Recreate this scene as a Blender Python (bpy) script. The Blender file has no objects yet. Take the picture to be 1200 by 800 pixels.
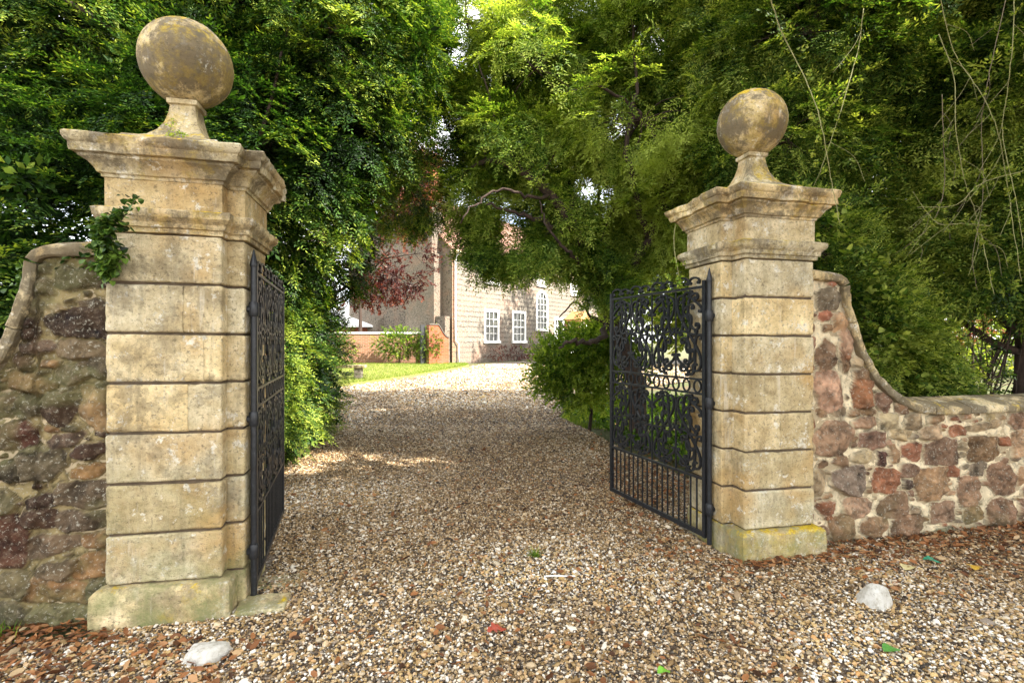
import bpy, math, random
import numpy as np
from mathutils import Vector, Matrix

random.seed(11)
rng = np.random.default_rng(11)
R = math.radians
sc = bpy.context.scene
COL = sc.collection
PI = math.pi
GA = R(12.3)                       # direction of the gate line
U = np.array([math.cos(GA), math.sin(GA), 0.0])
V = np.array([-math.sin(GA), math.cos(GA), 0.0])
LA = np.array([-1.70, 3.0, 0.0])   # inner front corner of the near (left) pillar
RB = np.array([1.706, 3.75, 0.0])  # inner front corner of the far (right) pillar
EYE = 1.6
def W(px, py, D):
    return np.array([(px - 600) / 600 * D, D, EYE - (py - 400) / 600 * D])
def gh(y):
    s = np.clip((np.asarray(y, float) - 6) / 20, 0, 1)
    return 0.47 * s * s * (3 - 2 * s)

# ------------------------------------------------------------------ noise
def _hash(ix, iy, iz, seed):
    n = (ix * 374761393 + iy * 668265263 + iz * 2147483647 + seed * 1274126177) & 0xFFFFFFFF
    n = ((n ^ (n >> 13)) * 1274126177) & 0xFFFFFFFF
    n = (n ^ (n >> 16)) & 0xFFFFFFFF
    return n / 4294967295.0
def vnoise(P, f, seed=0):
    P = np.asarray(P, float) * f + 1000.0
    I = np.floor(P).astype(np.int64); F = P - I
    F = F * F * (3 - 2 * F)
    out = 0
    for dx in (0, 1):
        for dy in (0, 1):
            for dz in (0, 1):
                w = (F[:, 0] if dx else 1 - F[:, 0]) * (F[:, 1] if dy else 1 - F[:, 1]) * (F[:, 2] if dz else 1 - F[:, 2])
                out = out + w * _hash(I[:, 0] + dx, I[:, 1] + dy, I[:, 2] + dz, seed)
    return out * 2 - 1
def fbm(P, f, oct=4, seed=0, g=0.5):
    a, o, n = 1.0, 0, 0
    for k in range(oct):
        o = o + a * vnoise(P, f, seed + k * 17); n += a; a *= g; f *= 2.03
    return o / n

# ------------------------------------------------------------------ objects
def link(name, me, mat=None, parent=None, smooth=False, sharp=None):
    o = bpy.data.objects.new(name, me)
    COL.objects.link(o)
    if mat is not None: me.materials.append(mat)
    if parent is not None: o.parent = parent
    if smooth:
        me.polygons.foreach_set('use_smooth', np.ones(len(me.polygons), bool))
        if sharp: me.set_sharp_from_angle(angle=R(sharp))
    return o
def nmesh(name, Vt, F, mat=None, parent=None, smooth=False, sharp=None, attrs=None, weld=False):
    """Vt (N,3), F (M,k) with k 3 or 4"""
    Vt = np.asarray(Vt, np.float32); F = np.asarray(F, np.int32)
    me = bpy.data.meshes.new(name)
    if weld:
        key = np.round(Vt * 20000).astype(np.int64)
        _, idx, inv = np.unique(key, axis=0, return_index=True, return_inverse=True)
        inv = inv.reshape(-1); Vt = Vt[idx]; F = inv[F].astype(np.int32)
        if attrs:
            for k, (dom, a) in list(attrs.items()):
                if dom == 'POINT': attrs[k] = (dom, np.asarray(a)[idx])
    n, m, k = len(Vt), len(F), F.shape[1]
    me.vertices.add(n); me.vertices.foreach_set('co', Vt.ravel())
    me.loops.add(m * k); me.loops.foreach_set('vertex_index', F.ravel())
    me.polygons.add(m)
    me.polygons.foreach_set('loop_start', np.arange(0, m * k, k, dtype=np.int32))
    if attrs:
        for kk, (dom, a) in attrs.items():
            a = np.asarray(a, np.float32)
            if a.ndim == 1:
                at = me.attributes.new(kk, 'FLOAT', dom); at.data.foreach_set('value', a)
            else:
                if a.shape[1] == 3: a = np.concatenate([a, np.ones((len(a), 1), np.float32)], 1)
                at = me.attributes.new(kk, 'FLOAT_COLOR', dom); at.data.foreach_set('color', a.ravel())
    me.update(calc_edges=True)
    if weld: me.validate()
    return link(name, me, mat, parent, smooth, sharp)
class MB:
    """collects quads/tris as polygons of one mesh"""
    def __init__(s): s.v = []; s.f = []
    def add(s, vs, fs):
        b = len(s.v); s.v += [tuple(map(float, v)) for v in vs]; s.f += [tuple(b + i for i in f) for f in fs]
    def box(s, a, b):
        (x0, y0, z0), (x1, y1, z1) = a, b
        s.add([(x0,y0,z0),(x1,y0,z0),(x1,y1,z0),(x0,y1,z0),(x0,y0,z1),(x1,y0,z1),(x1,y1,z1),(x0,y1,z1)],
              [(0,3,2,1),(4,5,6,7),(0,1,5,4),(1,2,6,5),(2,3,7,6),(3,0,4,7)])
    def tube(s, pts, rad, n=6, cap=True):
        vs, fs = tube_arr(pts, rad, n); s.add(vs, [tuple(f) for f in fs])
        if cap:
            m = len(pts); b = len(s.v) - m * n
            s.f.append(tuple(b + i for i in range(n))[::-1]); s.f.append(tuple(b + (m - 1) * n + i for i in range(n)))
    def build(s, name, mat=None, parent=None, smooth=False, sharp=None):
        me = bpy.data.meshes.new(name); me.from_pydata(s.v, [], s.f); me.update()
        return link(name, me, mat, parent, smooth, sharp)
def tube_arr(pts, rad, n=6):
    P = np.asarray(pts, float); m = len(P)
    rad = np.broadcast_to(np.asarray(rad, float), (m,))
    T = np.gradient(P, axis=0); T /= np.linalg.norm(T, axis=1)[:, None] + 1e-9
    up = np.array([0, 0, 1.0]) if abs(T[0][2]) < .9 else np.array([1.0, 0, 0])
    a = np.cross(T[0], up); a /= np.linalg.norm(a)
    vs = []
    for i in range(m):
        a = a - T[i] * a.dot(T[i]); a /= np.linalg.norm(a) + 1e-9
        b = np.cross(T[i], a)
        for k in range(n):
            an = 2 * PI * (k + .5) / n
            vs.append(P[i] + rad[i] * (math.cos(an) * a + math.sin(an) * b))
    fs = [[i*n+k, i*n+(k+1) % n, (i+1)*n+(k+1) % n, (i+1)*n+k] for i in range(m-1) for k in range(n)]
    return vs, fs
def spline(pts, n=8):
    P = np.asarray(pts, float); out = []
    Q = np.vstack([2*P[0]-P[1], P, 2*P[-1]-P[-2]])
    for i in range(1, len(Q)-2):
        for t in np.linspace(0, 1, n, endpoint=False):
            out.append(.5*((2*Q[i])+(-Q[i-1]+Q[i+1])*t+(2*Q[i-1]-5*Q[i]+4*Q[i+1]-Q[i+2])*t*t+(-Q[i-1]+3*Q[i]-3*Q[i+1]+Q[i+2])*t**3))
    out.append(P[-1]); return np.array(out)
def tag(o, label=None, cat=None, group=None, kind=None):
    if label: o['label'] = label
    if cat: o['category'] = cat
    if group: o['group'] = group
    if kind: o['kind'] = kind
    return o
def empty(name, loc=(0,0,0), rz=0.0, **k):
    o = bpy.data.objects.new(name, None); COL.objects.link(o)
    o.location = tuple(map(float, loc)); o.rotation_euler = (0, 0, rz); o.empty_display_size = .2
    return tag(o, **k)

# ------------------------------------------------------------------ materials
def M_new(name):
    m = bpy.data.materials.new(name); m.use_nodes = True
    nt = m.node_tree; nt.nodes.clear()
    out = nt.nodes.new('ShaderNodeOutputMaterial'); b = nt.nodes.new('ShaderNodeBsdfPrincipled')
    nt.links.new(b.outputs[0], out.inputs[0])
    return m, nt, b, out
class N:
    def __init__(s, nt): s.nt = nt
    def __call__(s, t, **k):
        n = s.nt.nodes.new('ShaderNode' + t)
        for a, v in k.items(): setattr(n, a, v)
        return n
    def l(s, a, b): s.nt.links.new(a, b)
    def noise(s, co, scale, detail=4, rough=.55, off=None):
        n = s('TexNoise'); n.inputs['Scale'].default_value = scale; n.inputs['Detail'].default_value = detail
        n.inputs['Roughness'].default_value = rough
        if off:
            mp = s('Mapping'); mp.inputs['Location'].default_value = off; s.l(co, mp.inputs[0]); co = mp.outputs[0]
        s.l(co, n.inputs['Vector']); return n.outputs[0]
    def vor(s, co, scale, feat='F1'):
        n = s('TexVoronoi', feature=feat); n.inputs['Scale'].default_value = scale; s.l(co, n.inputs['Vector']); return n
    def ramp(s, fac, stops, interp='LINEAR'):
        n = s('ValToRGB'); n.color_ramp.interpolation = interp
        e = n.color_ramp.elements
        while len(e) < len(stops): e.new(.5)
        for i, (p, c) in enumerate(stops):
            e[i].position = p; e[i].color = (c if len(c) == 4 else (*c, 1)) if hasattr(c, '__len__') else (c, c, c, 1)
        s.l(fac, n.inputs[0]); return n.outputs[0]
    def mix(s, fac, a, b, mode='MIX'):
        n = s('Mix', data_type='RGBA', blend_type=mode)
        for sock, v in ((n.inputs[0], fac), (n.inputs[6], a), (n.inputs[7], b)):
            if hasattr(v, 'is_output') or isinstance(v, bpy.types.NodeSocket): s.l(v, sock)
            elif isinstance(v, (int, float)): sock.default_value = v
            else: sock.default_value = (*v, 1) if len(v) == 3 else v
        return n.outputs[2]
    def math(s, op, a, b=0.0, clamp=False):
        n = s('Math', operation=op); n.use_clamp = clamp
        for sock, v in ((n.inputs[0], a), (n.inputs[1], b)):
            if isinstance(v, bpy.types.NodeSocket): s.l(v, sock)
            else: sock.default_value = v
        return n.outputs[0]
    def bump(s, h, strength, dist, normal=None):
        n = s('Bump'); n.inputs['Strength'].default_value = strength; n.inputs['Distance'].default_value = dist
        s.l(h, n.inputs['Height'])
        if normal: s.l(normal, n.inputs['Normal'])
        return n.outputs[0]
def obj_co(n): return n('TexCoord').outputs['Object']

def limestone(name, warm=1.0, moss=1.0, lichen=0.0, grime=1.0):
    m, nt, b, _ = M_new(name); n = N(nt); co = obj_co(n)
    base = n.ramp(n.noise(co, 5, 6, .65), [(.25, (.30,.235,.135)), (.42, (.47,.395,.255)), (.56, (.59,.52,.37)), (.76, (.74,.69,.56))])
    base = n.mix(1.0, base, n.ramp(n.noise(co, 15, 10, .85, (8, 3, 5)), [(.34, (.68,.62,.52)), (.47, (1,1,1)), (.66, (1.25,1.25,1.25))]), 'MULTIPLY')
    base = n.mix(1.0, base, (1.07,1.03,1.0), 'MULTIPLY')
    oi = n('ObjectInfo')
    r = n.ramp(oi.outputs['Random'], [(0, (.74,.72,.62)), (.3, (1.04,.95,.74)), (.65, (.93,.97,.96)), (1, (1.18,1.10,.88))])
    c = n.mix(1.0, base, r, 'MULTIPLY')
    # soft orange iron staining, pale scuffs
    c = n.mix(n.ramp(n.noise(co, 2.3, 3, .5, (3, 7, 1)), [(.52, 0), (.66, .60 * warm)]), c, (.50,.30,.10))
    c = n.mix(n.ramp(n.noise(co, 9, 8, .75, (1, 2, 9)), [(.575, 0), (.605, .8)]), c, (.78,.74,.63))
    # grey-black weathering
    c = n.mix(n.ramp(n.noise(co, 3.4, 8, .75, (9, 1, 4)), [(.55 - .05*grime, 0), (.62 - .05*grime, min(.8, .40 * grime)), (.75, min(.92, .7 * grime))]), c, (.125,.10,.065))
    c = n.mix(n.ramp(n.noise(co, 42, 5, .8, (2, 2, 4)), [(.55, 0), (.60, .6)]), c, (.12,.095,.06))
    mp = n('Mapping'); mp.inputs['Scale'].default_value = (1, 1, .10); n.l(co, mp.inputs[0])
    c = n.mix(n.ramp(n.noise(mp.outputs[0], 13, 6, .75), [(.52, 0), (.68, .42 * grime)]), c, (.15,.125,.08))
    c = n.mix(n.ramp(n.noise(mp.outputs[0], 9, 5, .7, (4,4,0)), [(.60, 0), (.72, .5)]), c, (.78,.74,.64))
    # green algae near the ground
    z = n('SeparateXYZ'); n.l(co, z.inputs[0])
    zf = n.ramp(z.outputs[2], [(0.0, 1), (.5, .55), (1.0, 0)])
    mg = n.math('MULTIPLY', zf, n.ramp(n.noise(co, 4.5, 6, .7, (5, 5, 5)), [(.40, 0), (.62, .75 * moss)]))
    c = n.mix(mg, c, (.23,.24,.10))
    # pale speckled lichen
    lm = n.ramp(n.noise(co, 2.6, 4, .6, (0, 8, 3)), [(.54, 0), (.62, 1)])
    spk = n.math('MULTIPLY', n.ramp(n.noise(co, 48, 6, .8, (6, 1, 3)), [(.55, 0), (.60, 1)]), lm)
    c = n.mix(n.math('MULTIPLY', spk, .7), c, (.62,.62,.55))
    if lichen > 0:
        g = n('NewGeometry'); sp = n('SeparateXYZ'); n.l(g.outputs['Normal'], sp.inputs[0])
        up = n.ramp(sp.outputs[2], [(.15, .25), (.7, 1)])
        ly = n.math('MULTIPLY', up, n.ramp(n.noise(co, 7, 7, .75, (4, 0, 2)), [(.60 - .16*lichen, 0), (.66 - .12*lichen, 1)]))
        c = n.mix(ly, c, n.ramp(n.noise(co, 60, 3, .6), [(.4, (.42,.27,.015)), (.6, (.66,.48,.03))]))
    n.l(c, b.inputs['Base Color']); b.inputs['Roughness'].default_value = .92; b.inputs['Specular IOR Level'].default_value = .25
    h = n.math('ADD', n.noise(co, 26, 8, .75), n.math('MULTIPLY', n.noise(co, 140, 4, .7), .45))
    pit = n.ramp(n.vor(co, 60).outputs['Distance'], [(.05, 0), (.22, 1)])
    h = n.math('ADD', h, n.math('MULTIPLY', pit, .25))
    n.l(n.bump(h, .9, .018), b.inputs['Normal'])
    return m
def vcol_stone(name, bumpd=.015):
    m, nt, b, _ = M_new(name); n = N(nt); co = obj_co(n)
    a = n('Attribute', attribute_name='col')
    c = n.mix(n.ramp(n.noise(co, 30, 8, .75), [(.50, 0), (.62, .6)]), a.outputs['Color'], n.mix(.22, a.outputs['Color'], (.58,.46,.32)))
    c = n.mix(n.ramp(n.noise(co, 16, 7, .75, (3, 3, 3)), [(.55, 0), (.61, .6)]), c, n.mix(.7, c, (.03,.023,.018)))
    c = n.mix(n.ramp(n.noise(co, 55, 5, .7, (7, 3, 1)), [(.58, 0), (.62, .6)]), c, (.46,.44,.36))
    n.l(c, b.inputs['Base Color']); b.inputs['Roughness'].default_value = .9; b.inputs['Specular IOR Level'].default_value = .25
    h = n.math('ADD', n.noise(co, 34, 9, .8), n.math('MULTIPLY', n.noise(co, 170, 4, .7), .35))
    n.l(n.bump(h, .9, bumpd), b.inputs['Normal'])
    return m
def plain(name, col, rough=.6, var=.12, scale=12, metal=0.0, bump=.3, bd=.004, spec=.5):
    m, nt, b, _ = M_new(name); n = N(nt); co = obj_co(n)
    d = tuple(x * (1 - var * 2) for x in col); l = tuple(min(1, x * (1 + var * 2)) for x in col)
    n.l(n.ramp(n.noise(co, scale, 6, .65), [(.3, d), (.5, col), (.72, l)]), b.inputs['Base Color'])
    b.inputs['Roughness'].default_value = rough; b.inputs['Metallic'].default_value = metal
    b.inputs['Specular IOR Level'].default_value = spec
    if bump: n.l(n.bump(n.noise(co, scale * 6, 5, .7), bump, bd), b.inputs['Normal'])
    return m
def leafmat(name, stops, trans=.4, gloss=.55, tcol=(1.25, 1.25, .55)):
    m, nt, b, out = M_new(name); n = N(nt)
    a = n('Attribute', attribute_name='tint')
    c = n.ramp(a.outputs['Fac'], stops)
    n.l(c, b.inputs['Base Color']); b.inputs['Roughness'].default_value = gloss; b.inputs['Specular IOR Level'].default_value = .28
    t = n('BsdfTranslucent'); n.l(n.mix(1.0, c, tcol, 'MULTIPLY'), t.inputs['Color'])
    mx = n('MixShader'); mx.inputs[0].default_value = trans
    n.l(b.outputs[0], mx.inputs[1]); n.l(t.outputs[0], mx.inputs[2]); n.l(mx.outputs[0], out.inputs[0])
    return m
def bark(name, c0, c1):
    m, nt, b, _ = M_new(name); n = N(nt); co = obj_co(n)
    mp = n('Mapping'); mp.inputs['Scale'].default_value = (1, 1, .25); n.l(co, mp.inputs[0])
    f = n.noise(mp.outputs[0], 22, 7, .7)
    n.l(n.ramp(f, [(.3, c0), (.7, c1)]), b.inputs['Base Color']); b.inputs['Roughness'].default_value = .9
    n.l(n.bump(f, .9, .02), b.inputs['Normal']); return m

M_lime = limestone('limestone', 1.0, 1.0)
M_limeR = limestone('limestone_dry', 1.1, .35, 0.0, .7)
M_limeTop = limestone('limestone_lichen', .9, .3, .50, 1.7)
M_limeBall = limestone('limestone_ball', 1.2, .2, .75, 2.3)
M_limePl = limestone('limestone_plinth', .5, 1.3, .15, 1.2)
M_limePlR = limestone('limestone_plinth_lichen', .5, 1.2, 1.0, .9)
M_rubble = vcol_stone('rubble_stone')
M_iron = None
def ironmat():
    m, nt, b, _ = M_new('black_iron'); n = N(nt); co = obj_co(n)
    c = n.ramp(n.noise(co, 40, 5, .7), [(.35, (.010,.011,.013)), (.6, (.022,.024,.028)), (.8, (.07,.075,.085))])
    c = n.mix(n.ramp(n.noise(co, 14, 6, .75, (3,1,1)), [(.64, 0), (.74, .7)]), c, (.12,.07,.035))
    n.l(c, b.inputs['Base Color']); b.inputs['Roughness'].default_value = .36; b.inputs['Specular IOR Level'].default_value = .35; b.inputs['Metallic'].default_value = 0
    n.l(n.bump(n.noise(co, 160, 4, .7), .4, .002), b.inputs['Normal']); return m
M_iron = ironmat()
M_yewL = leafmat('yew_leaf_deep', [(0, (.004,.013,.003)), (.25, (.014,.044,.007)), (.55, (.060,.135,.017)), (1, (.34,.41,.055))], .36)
M_yewR = leafmat('yew_leaf_sunlit', [(0, (.008,.024,.004)), (.25, (.030,.078,.009)), (.55, (.12,.215,.024)), (1, (.42,.50,.09))], .5)  # brighter than the left yew: sunlight is put into the leaf colour
M_conR = leafmat('conifer_leaf', [(0, (.005,.015,.003)), (.25, (.018,.050,.008)), (.55, (.080,.155,.018)), (1, (.40,.46,.09))], .4)
M_broad = leafmat('broad_leaf', [(0, (.025,.060,.008)), (.4, (.08,.16,.018)), (.7, (.20,.31,.032)), (1, (.42,.50,.08))], .5, .35)
M_bright = leafmat('far_leaf', [(0, (.04,.08,.012)), (.4, (.10,.17,.02)), (.75, (.20,.27,.04)), (1, (.34,.36,.07))], .5)
M_copper = leafmat('copper_leaf', [(0, (.018,.008,.008)), (.4, (.050,.017,.016)), (.75, (.12,.038,.030)), (1, (.26,.10,.06))], .4, .4, (1.5,.8,.6))
M_redleaf = leafmat('red_leaf', [(0, (.07,.015,.008)), (.5, (.20,.05,.022)), (1, (.36,.14,.06))], .4, .4, (1.3,.8,.6))
M_ivy = leafmat('ivy_leaf', [(0, (.005,.016,.004)), (.5, (.030,.075,.012)), (1, (.16,.26,.04))], .3, .3)
M_litter = leafmat('dead_leaf', [(0, (.05,.022,.010)), (.3, (.16,.065,.025)), (.55, (.33,.14,.05)), (.8, (.42,.24,.11)), (1, (.50,.38,.22))], .2, .6, (1.1,.8,.6))
M_bark = bark('yew_bark', (.020,.013,.010), (.085,.052,.036))
M_barkp = bark('pale_bark', (.10,.08,.05), (.26,.21,.13))
M_vine = plain('vine_stem', (.26,.25,.10), .7, .2, 30)
M_white = plain('white_paint', (.80,.79,.76), .5, .04, 3, bump=.1)

# ------------------------------------------------------------------ stone boxes
def rbox_arr(lo, hi, r=.012, step=.03, amp=.0025, chip=.02, seed=0, shear=None, clipx=None):
    lo = np.array(lo, float); hi = np.array(hi, float); c = (lo + hi) / 2; h = (hi - lo) / 2
    def ticks(H):
        n = max(2, int(round(2 * (H - r*2.2) / step)))
        inner = np.linspace(-(H - r*2.2), H - r*2.2, n + 1)
        e = [H - r*1.4, H - r, H - r*.55, H]
        return np.concatenate([[-x for x in e[::-1]], inner, e])
    tk = [ticks(x) for x in h]
    Vs, Fs, base = [], [], 0
    for ax in range(3):
        u, v = (ax + 1) % 3, (ax + 2) % 3
        A, B = np.meshgrid(tk[u], tk[v], indexing='ij')
        for sg in (-1, 1):
            P = np.zeros((A.size, 3)); P[:, ax] = sg * h[ax]; P[:, u] = A.ravel(); P[:, v] = B.ravel()
            na, nb = A.shape
            idx = np.arange(na * nb).reshape(na, nb)
            q = np.stack([idx[:-1,:-1], idx[1:,:-1], idx[1:,1:], idx[:-1,1:]], -1).reshape(-1, 4)
            if sg < 0: q = q[:, ::-1]
            Vs.append(P); Fs.append(q + base); base += len(P)
    P = np.vstack(Vs); F = np.vstack(Fs)
    Wp = P + c
    cn = np.clip(fbm(Wp, 7, 3, seed + 5) * 1.6 - .35, 0, 1) + .6 * np.clip(fbm(Wp, 22, 2, seed + 9) * 2 - .7, 0, 1)
    rr = (r + chip * cn)[:, None]
    q = np.clip(P, -(h - rr), h - rr); d = P - q; L = np.linalg.norm(d, axis=1)[:, None] + 1e-9
    nrm = d / L
    P2 = q + nrm * rr
    P2 = P2 + nrm * (amp * (fbm(Wp, 9, 4, seed) * 1.3 + .5 * fbm(Wp, 40, 2, seed + 3)))[:, None]
    P2 += c
    if clipx: P2[:, 0] = np.clip(P2[:, 0], clipx[0], clipx[1])
    if shear: P2[:, 2] += shear * P2[:, 0]
    return P2, F
def rbox(name, lo, hi, mat, parent, **k):
    P, F = rbox_arr(lo, hi, **k)
    return nmesh(name, P, F, mat, parent, smooth=True, weld=True)

def ring_sweep(plan, prof, step=.035, seed=0, erode=.010, shear=0):
    """plan: CCW rectilinear polygon; prof: list of (offset, z).  returns V,F quads and index of last ring"""
    plan = np.array(plan, float); n = len(plan)
    m = []
    for i in range(n):
        e1 = plan[i] - plan[i-1]; e2 = plan[(i+1) % n] - plan[i]
        n1 = np.array([e1[1], -e1[0]]) / np.linalg.norm(e1); n2 = np.array([e2[1], -e2[0]]) / np.linalg.norm(e2)
        m.append(n1 + n2)
    m = np.array(m)
    samp = []
    for i in range(n):
        j = (i+1) % n; L = np.linalg.norm(plan[j] - plan[i]) + .2
        k = max(2, int(L / step))
        for s in range(k): samp.append((i, j, s / k))
    rows = []
    for (p, z) in prof:
        rows.append([[*( (1-s)*(plan[i]+p*m[i]) + s*(plan[j]+p*m[j]) ), z] for (i, j, s) in samp])
    P = np.array(rows); K = len(samp); Rr = len(prof)
    mm = np.array([(1-s)*m[i] + s*m[j] for (i, j, s) in samp])
    flat = P.reshape(-1, 3).copy()
    er = np.clip(fbm(flat, 6, 4, seed) * 1.9 - .25, 0, 1) * erode * 1.6 + fbm(flat, 25, 3, seed + 2) * erode * .25
    pr = np.array([p for p, z in prof]); wgt = np.clip(pr / max(pr.max(), .01), .15, 1)
    er = er.reshape(Rr, K) * wgt[:, None]
    P[:, :, :2] -= mm[None] * er[:, :, None]
    P[:, :, 2] += (fbm(flat, 5, 3, seed + 7) * .004).reshape(Rr, K)
    V_ = P.reshape(-1, 3)
    if shear: V_[:, 2] += shear * V_[:, 0]
    F = [[r*K+i, r*K+(i+1) % K, (r+1)*K+(i+1) % K, (r+1)*K+i] for r in range(Rr-1) for i in range(K)]
    return V_, F, K
def sweep_obj(name, plan, prof, mat, parent, seed=0, erode=.01, shear=0, sharp=32):
    V_, F, K = ring_sweep(plan, prof, seed=seed, erode=erode, shear=shear)
    return nmesh(name, V_, F, mat, parent, smooth=True, sharp=sharp)

M_joint = plain('joint_mortar', (.09,.065,.04), .95, .2, 20)
def pillar(origin, sgn, label, body, plm, seed, pier_w, sb, shear=0):
    """sgn -1: shaft spans x in [-.6,0] and its stop faces +x; sgn +1: shaft spans [0,.6], stop faces -x"""
    root = empty('gate_pillar', origin, GA, label=label, cat='gate pillar', group='stone gate pillars with ball finials')
    w, d = .597, .62
    def xr(a, b): return (a, b) if sgn > 0 else (-b, -a)
    zs = [.215 + .2857 * k for k in range(8)]
    rr = random.Random(seed)
    splits = {-1: {1: None, 2: None, 3: .70, 4: .84, 5: .66, 6: None, 0: None}, 1: {3: .28, 2: .50, 1: None, 0: None, 4: None, 5: None, 6: None}}[sgn]
    for k in range(7):
        z0, z1 = zs[k] + .0075, zs[k+1] - .0075
        j = rr.uniform(-.003, .003)
        f = splits.get(k)
        spans = [(0, w)] if not f else [(0, w*f - .0008), (w*f + .0008, w)]
        for (a, b) in spans:
            x0, x1 = (xr(a, b) if sgn > 0 else (-w + a, -w + b))
            ca = -1e9 if a == 0 else x0; cb_ = 1e9 if b == w else x1
            rbox('stone_block', (x0 - (.04 if a else 0), j, z0), (x1 + (.04 if b < w else 0), d, z1), body, root, clipx=(ca, cb_), r=.012, step=.024, amp=.0038, chip=.038, seed=seed*31+k*7+int(a*10), shear=shear)
        x0, x1 = xr(-pier_w, .012)
        rbox('stop_block', (x0, sb + j, z0), (x1, d - .015, z1), body, root, r=.011, step=.028, amp=.003, chip=.020, seed=seed*37+k*5+3, shear=shear)
    cb = MB(); c0, c1 = xr(.012, w-.014) if sgn > 0 else (-w+.014, -.012); cb.box((c0, .016, .2), (c1, d-.02, 2.3)); c0, c1 = xr(-pier_w+.014, .02); cb.box((c0, sb+.016, .2), (c1, d-.03, 2.3)); cb.build('joint_mortar', M_joint, root)
    # plan outline, counter-clockwise
    if sgn > 0: plan = [(0, 0), (w, 0), (w, d), (-pier_w, d), (-pier_w, sb), (0, sb)]
    else: plan = [(-w, 0), (0, 0), (0, sb), (pier_w, sb), (pier_w, d), (-w, d)]
    P0 = [(-.30, .04), (.055, -.06), (.058, .10), (.054, .185), (.040, .205), (-.05, .222), (-.2, .222)]
    plan0 = [(0, 0), (w, 0), (w, d), (0, d)] if sgn > 0 else [(-w, 0), (0, 0), (0, d), (-w, d)]
    x0, x1 = xr(-pier_w, .012); rbox('stop_block', (x0, sb + .004, -.06), (x1, d - .015, .21), plm, root, r=.014, step=.028, amp=.003, chip=.02, seed=seed*3+1, shear=shear)
    sweep_obj('plinth', plan0, P0[1:], plm, root, seed=seed+1, erode=.014, shear=shear * 1.0)
    st = [(-.02, 2.213), (.014, 2.216), (.016, 2.240), (.030, 2.246), (.032, 2.272), (.040, 2.280), (.060, 2.300), (.064, 2.318), (.064, 2.338), (.050, 2.346), (-.03, 2.356)]
    sweep_obj('string_course', plan, st, M_limeTop, root, seed=seed+2, erode=.017, shear=shear)
    fr = [(-.05, 2.35), (.002, 2.352), (.002, 2.44), (.002, 2.515), (-.05, 2.517)]
    sweep_obj('frieze', plan, fr, body, root, seed=seed+3, erode=.006, shear=shear)
    co = [(-.05, 2.512), (.012, 2.514), (.014, 2.530), (.028, 2.536), (.036, 2.556), (.056, 2.582), (.082, 2.600), (.088, 2.604), (.090, 2.618),
          (.114, 2.622), (.118, 2.640), (.120, 2.664), (.130, 2.672), (.139, 2.690), (.141, 2.712), (.130, 2.722), (.06, 2.742), (-.02, 2.762), (-.10, 2.772), (-.21, 2.774)]
    sweep_obj('cornice', plan, co, M_limeTop, root, seed=seed+4, erode=.042, shear=shear)
    # pedestal (square, concave flare) and ball
    cx, cy = sgn * .30, .32
    zo = shear * cx
    sq = [(cx-.01, cy-.01), (cx+.01, cy-.01), (cx+.01, cy+.01), (cx-.01, cy+.01)]
    pd = [(.265, 2.74), (.262, 2.785), (.250, 2.800), (.205, 2.812), (.160, 2.838), (.120, 2.885), (.092, 2.945), (.076, 3.010), (.070, 3.062), (.084, 3.068), (.086, 3.095), (.060, 3.108), (.02, 3.112)]
    pd = [(a - .01, z + zo) for a, z in pd]
    sweep_obj('pedestal', sq, pd, M_limeTop, root, seed=seed+5, erode=.008)
    # ball
    nu, nv = 96, 56; r = .262; P = []
    for i in range(nv + 1):
        th = PI * i / nv
        for k in range(nu):
            P.append((math.sin(th)*math.cos(2*PI*k/nu), math.sin(th)*math.sin(2*PI*k/nu), math.cos(th)))
    P = np.array(P); rad = r * (1 + .010 * fbm(P + seed, 2, 3, seed) + .006 * fbm(P + seed, 9, 3, seed + 1) - .018*np.clip(fbm(P, 5, 4, seed+8)*2-.9, 0, 1))
    P = P * rad[:, None] + np.array([cx, cy, 3.352 + zo])
    F = [[i*nu+k, (i+1)*nu+k, (i+1)*nu+(k+1) % nu, i*nu+(k+1) % nu] for i in range(nv) for k in range(nu)]
    nmesh('ball', P, F, M_limeBall, root, smooth=True, weld=False)
    return root
pillar(LA, -1, 'nearer weathered limestone gate pillar topped by a ball, ivy on its shoulder', M_lime, M_limePl, 3, .095, .10, -.010)
pillar(RB, 1, 'farther pale limestone gate pillar topped by a ball, yellow lichen on its plinth', M_limeR, M_limePlR, 8, .088, .15, -.006)

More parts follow.
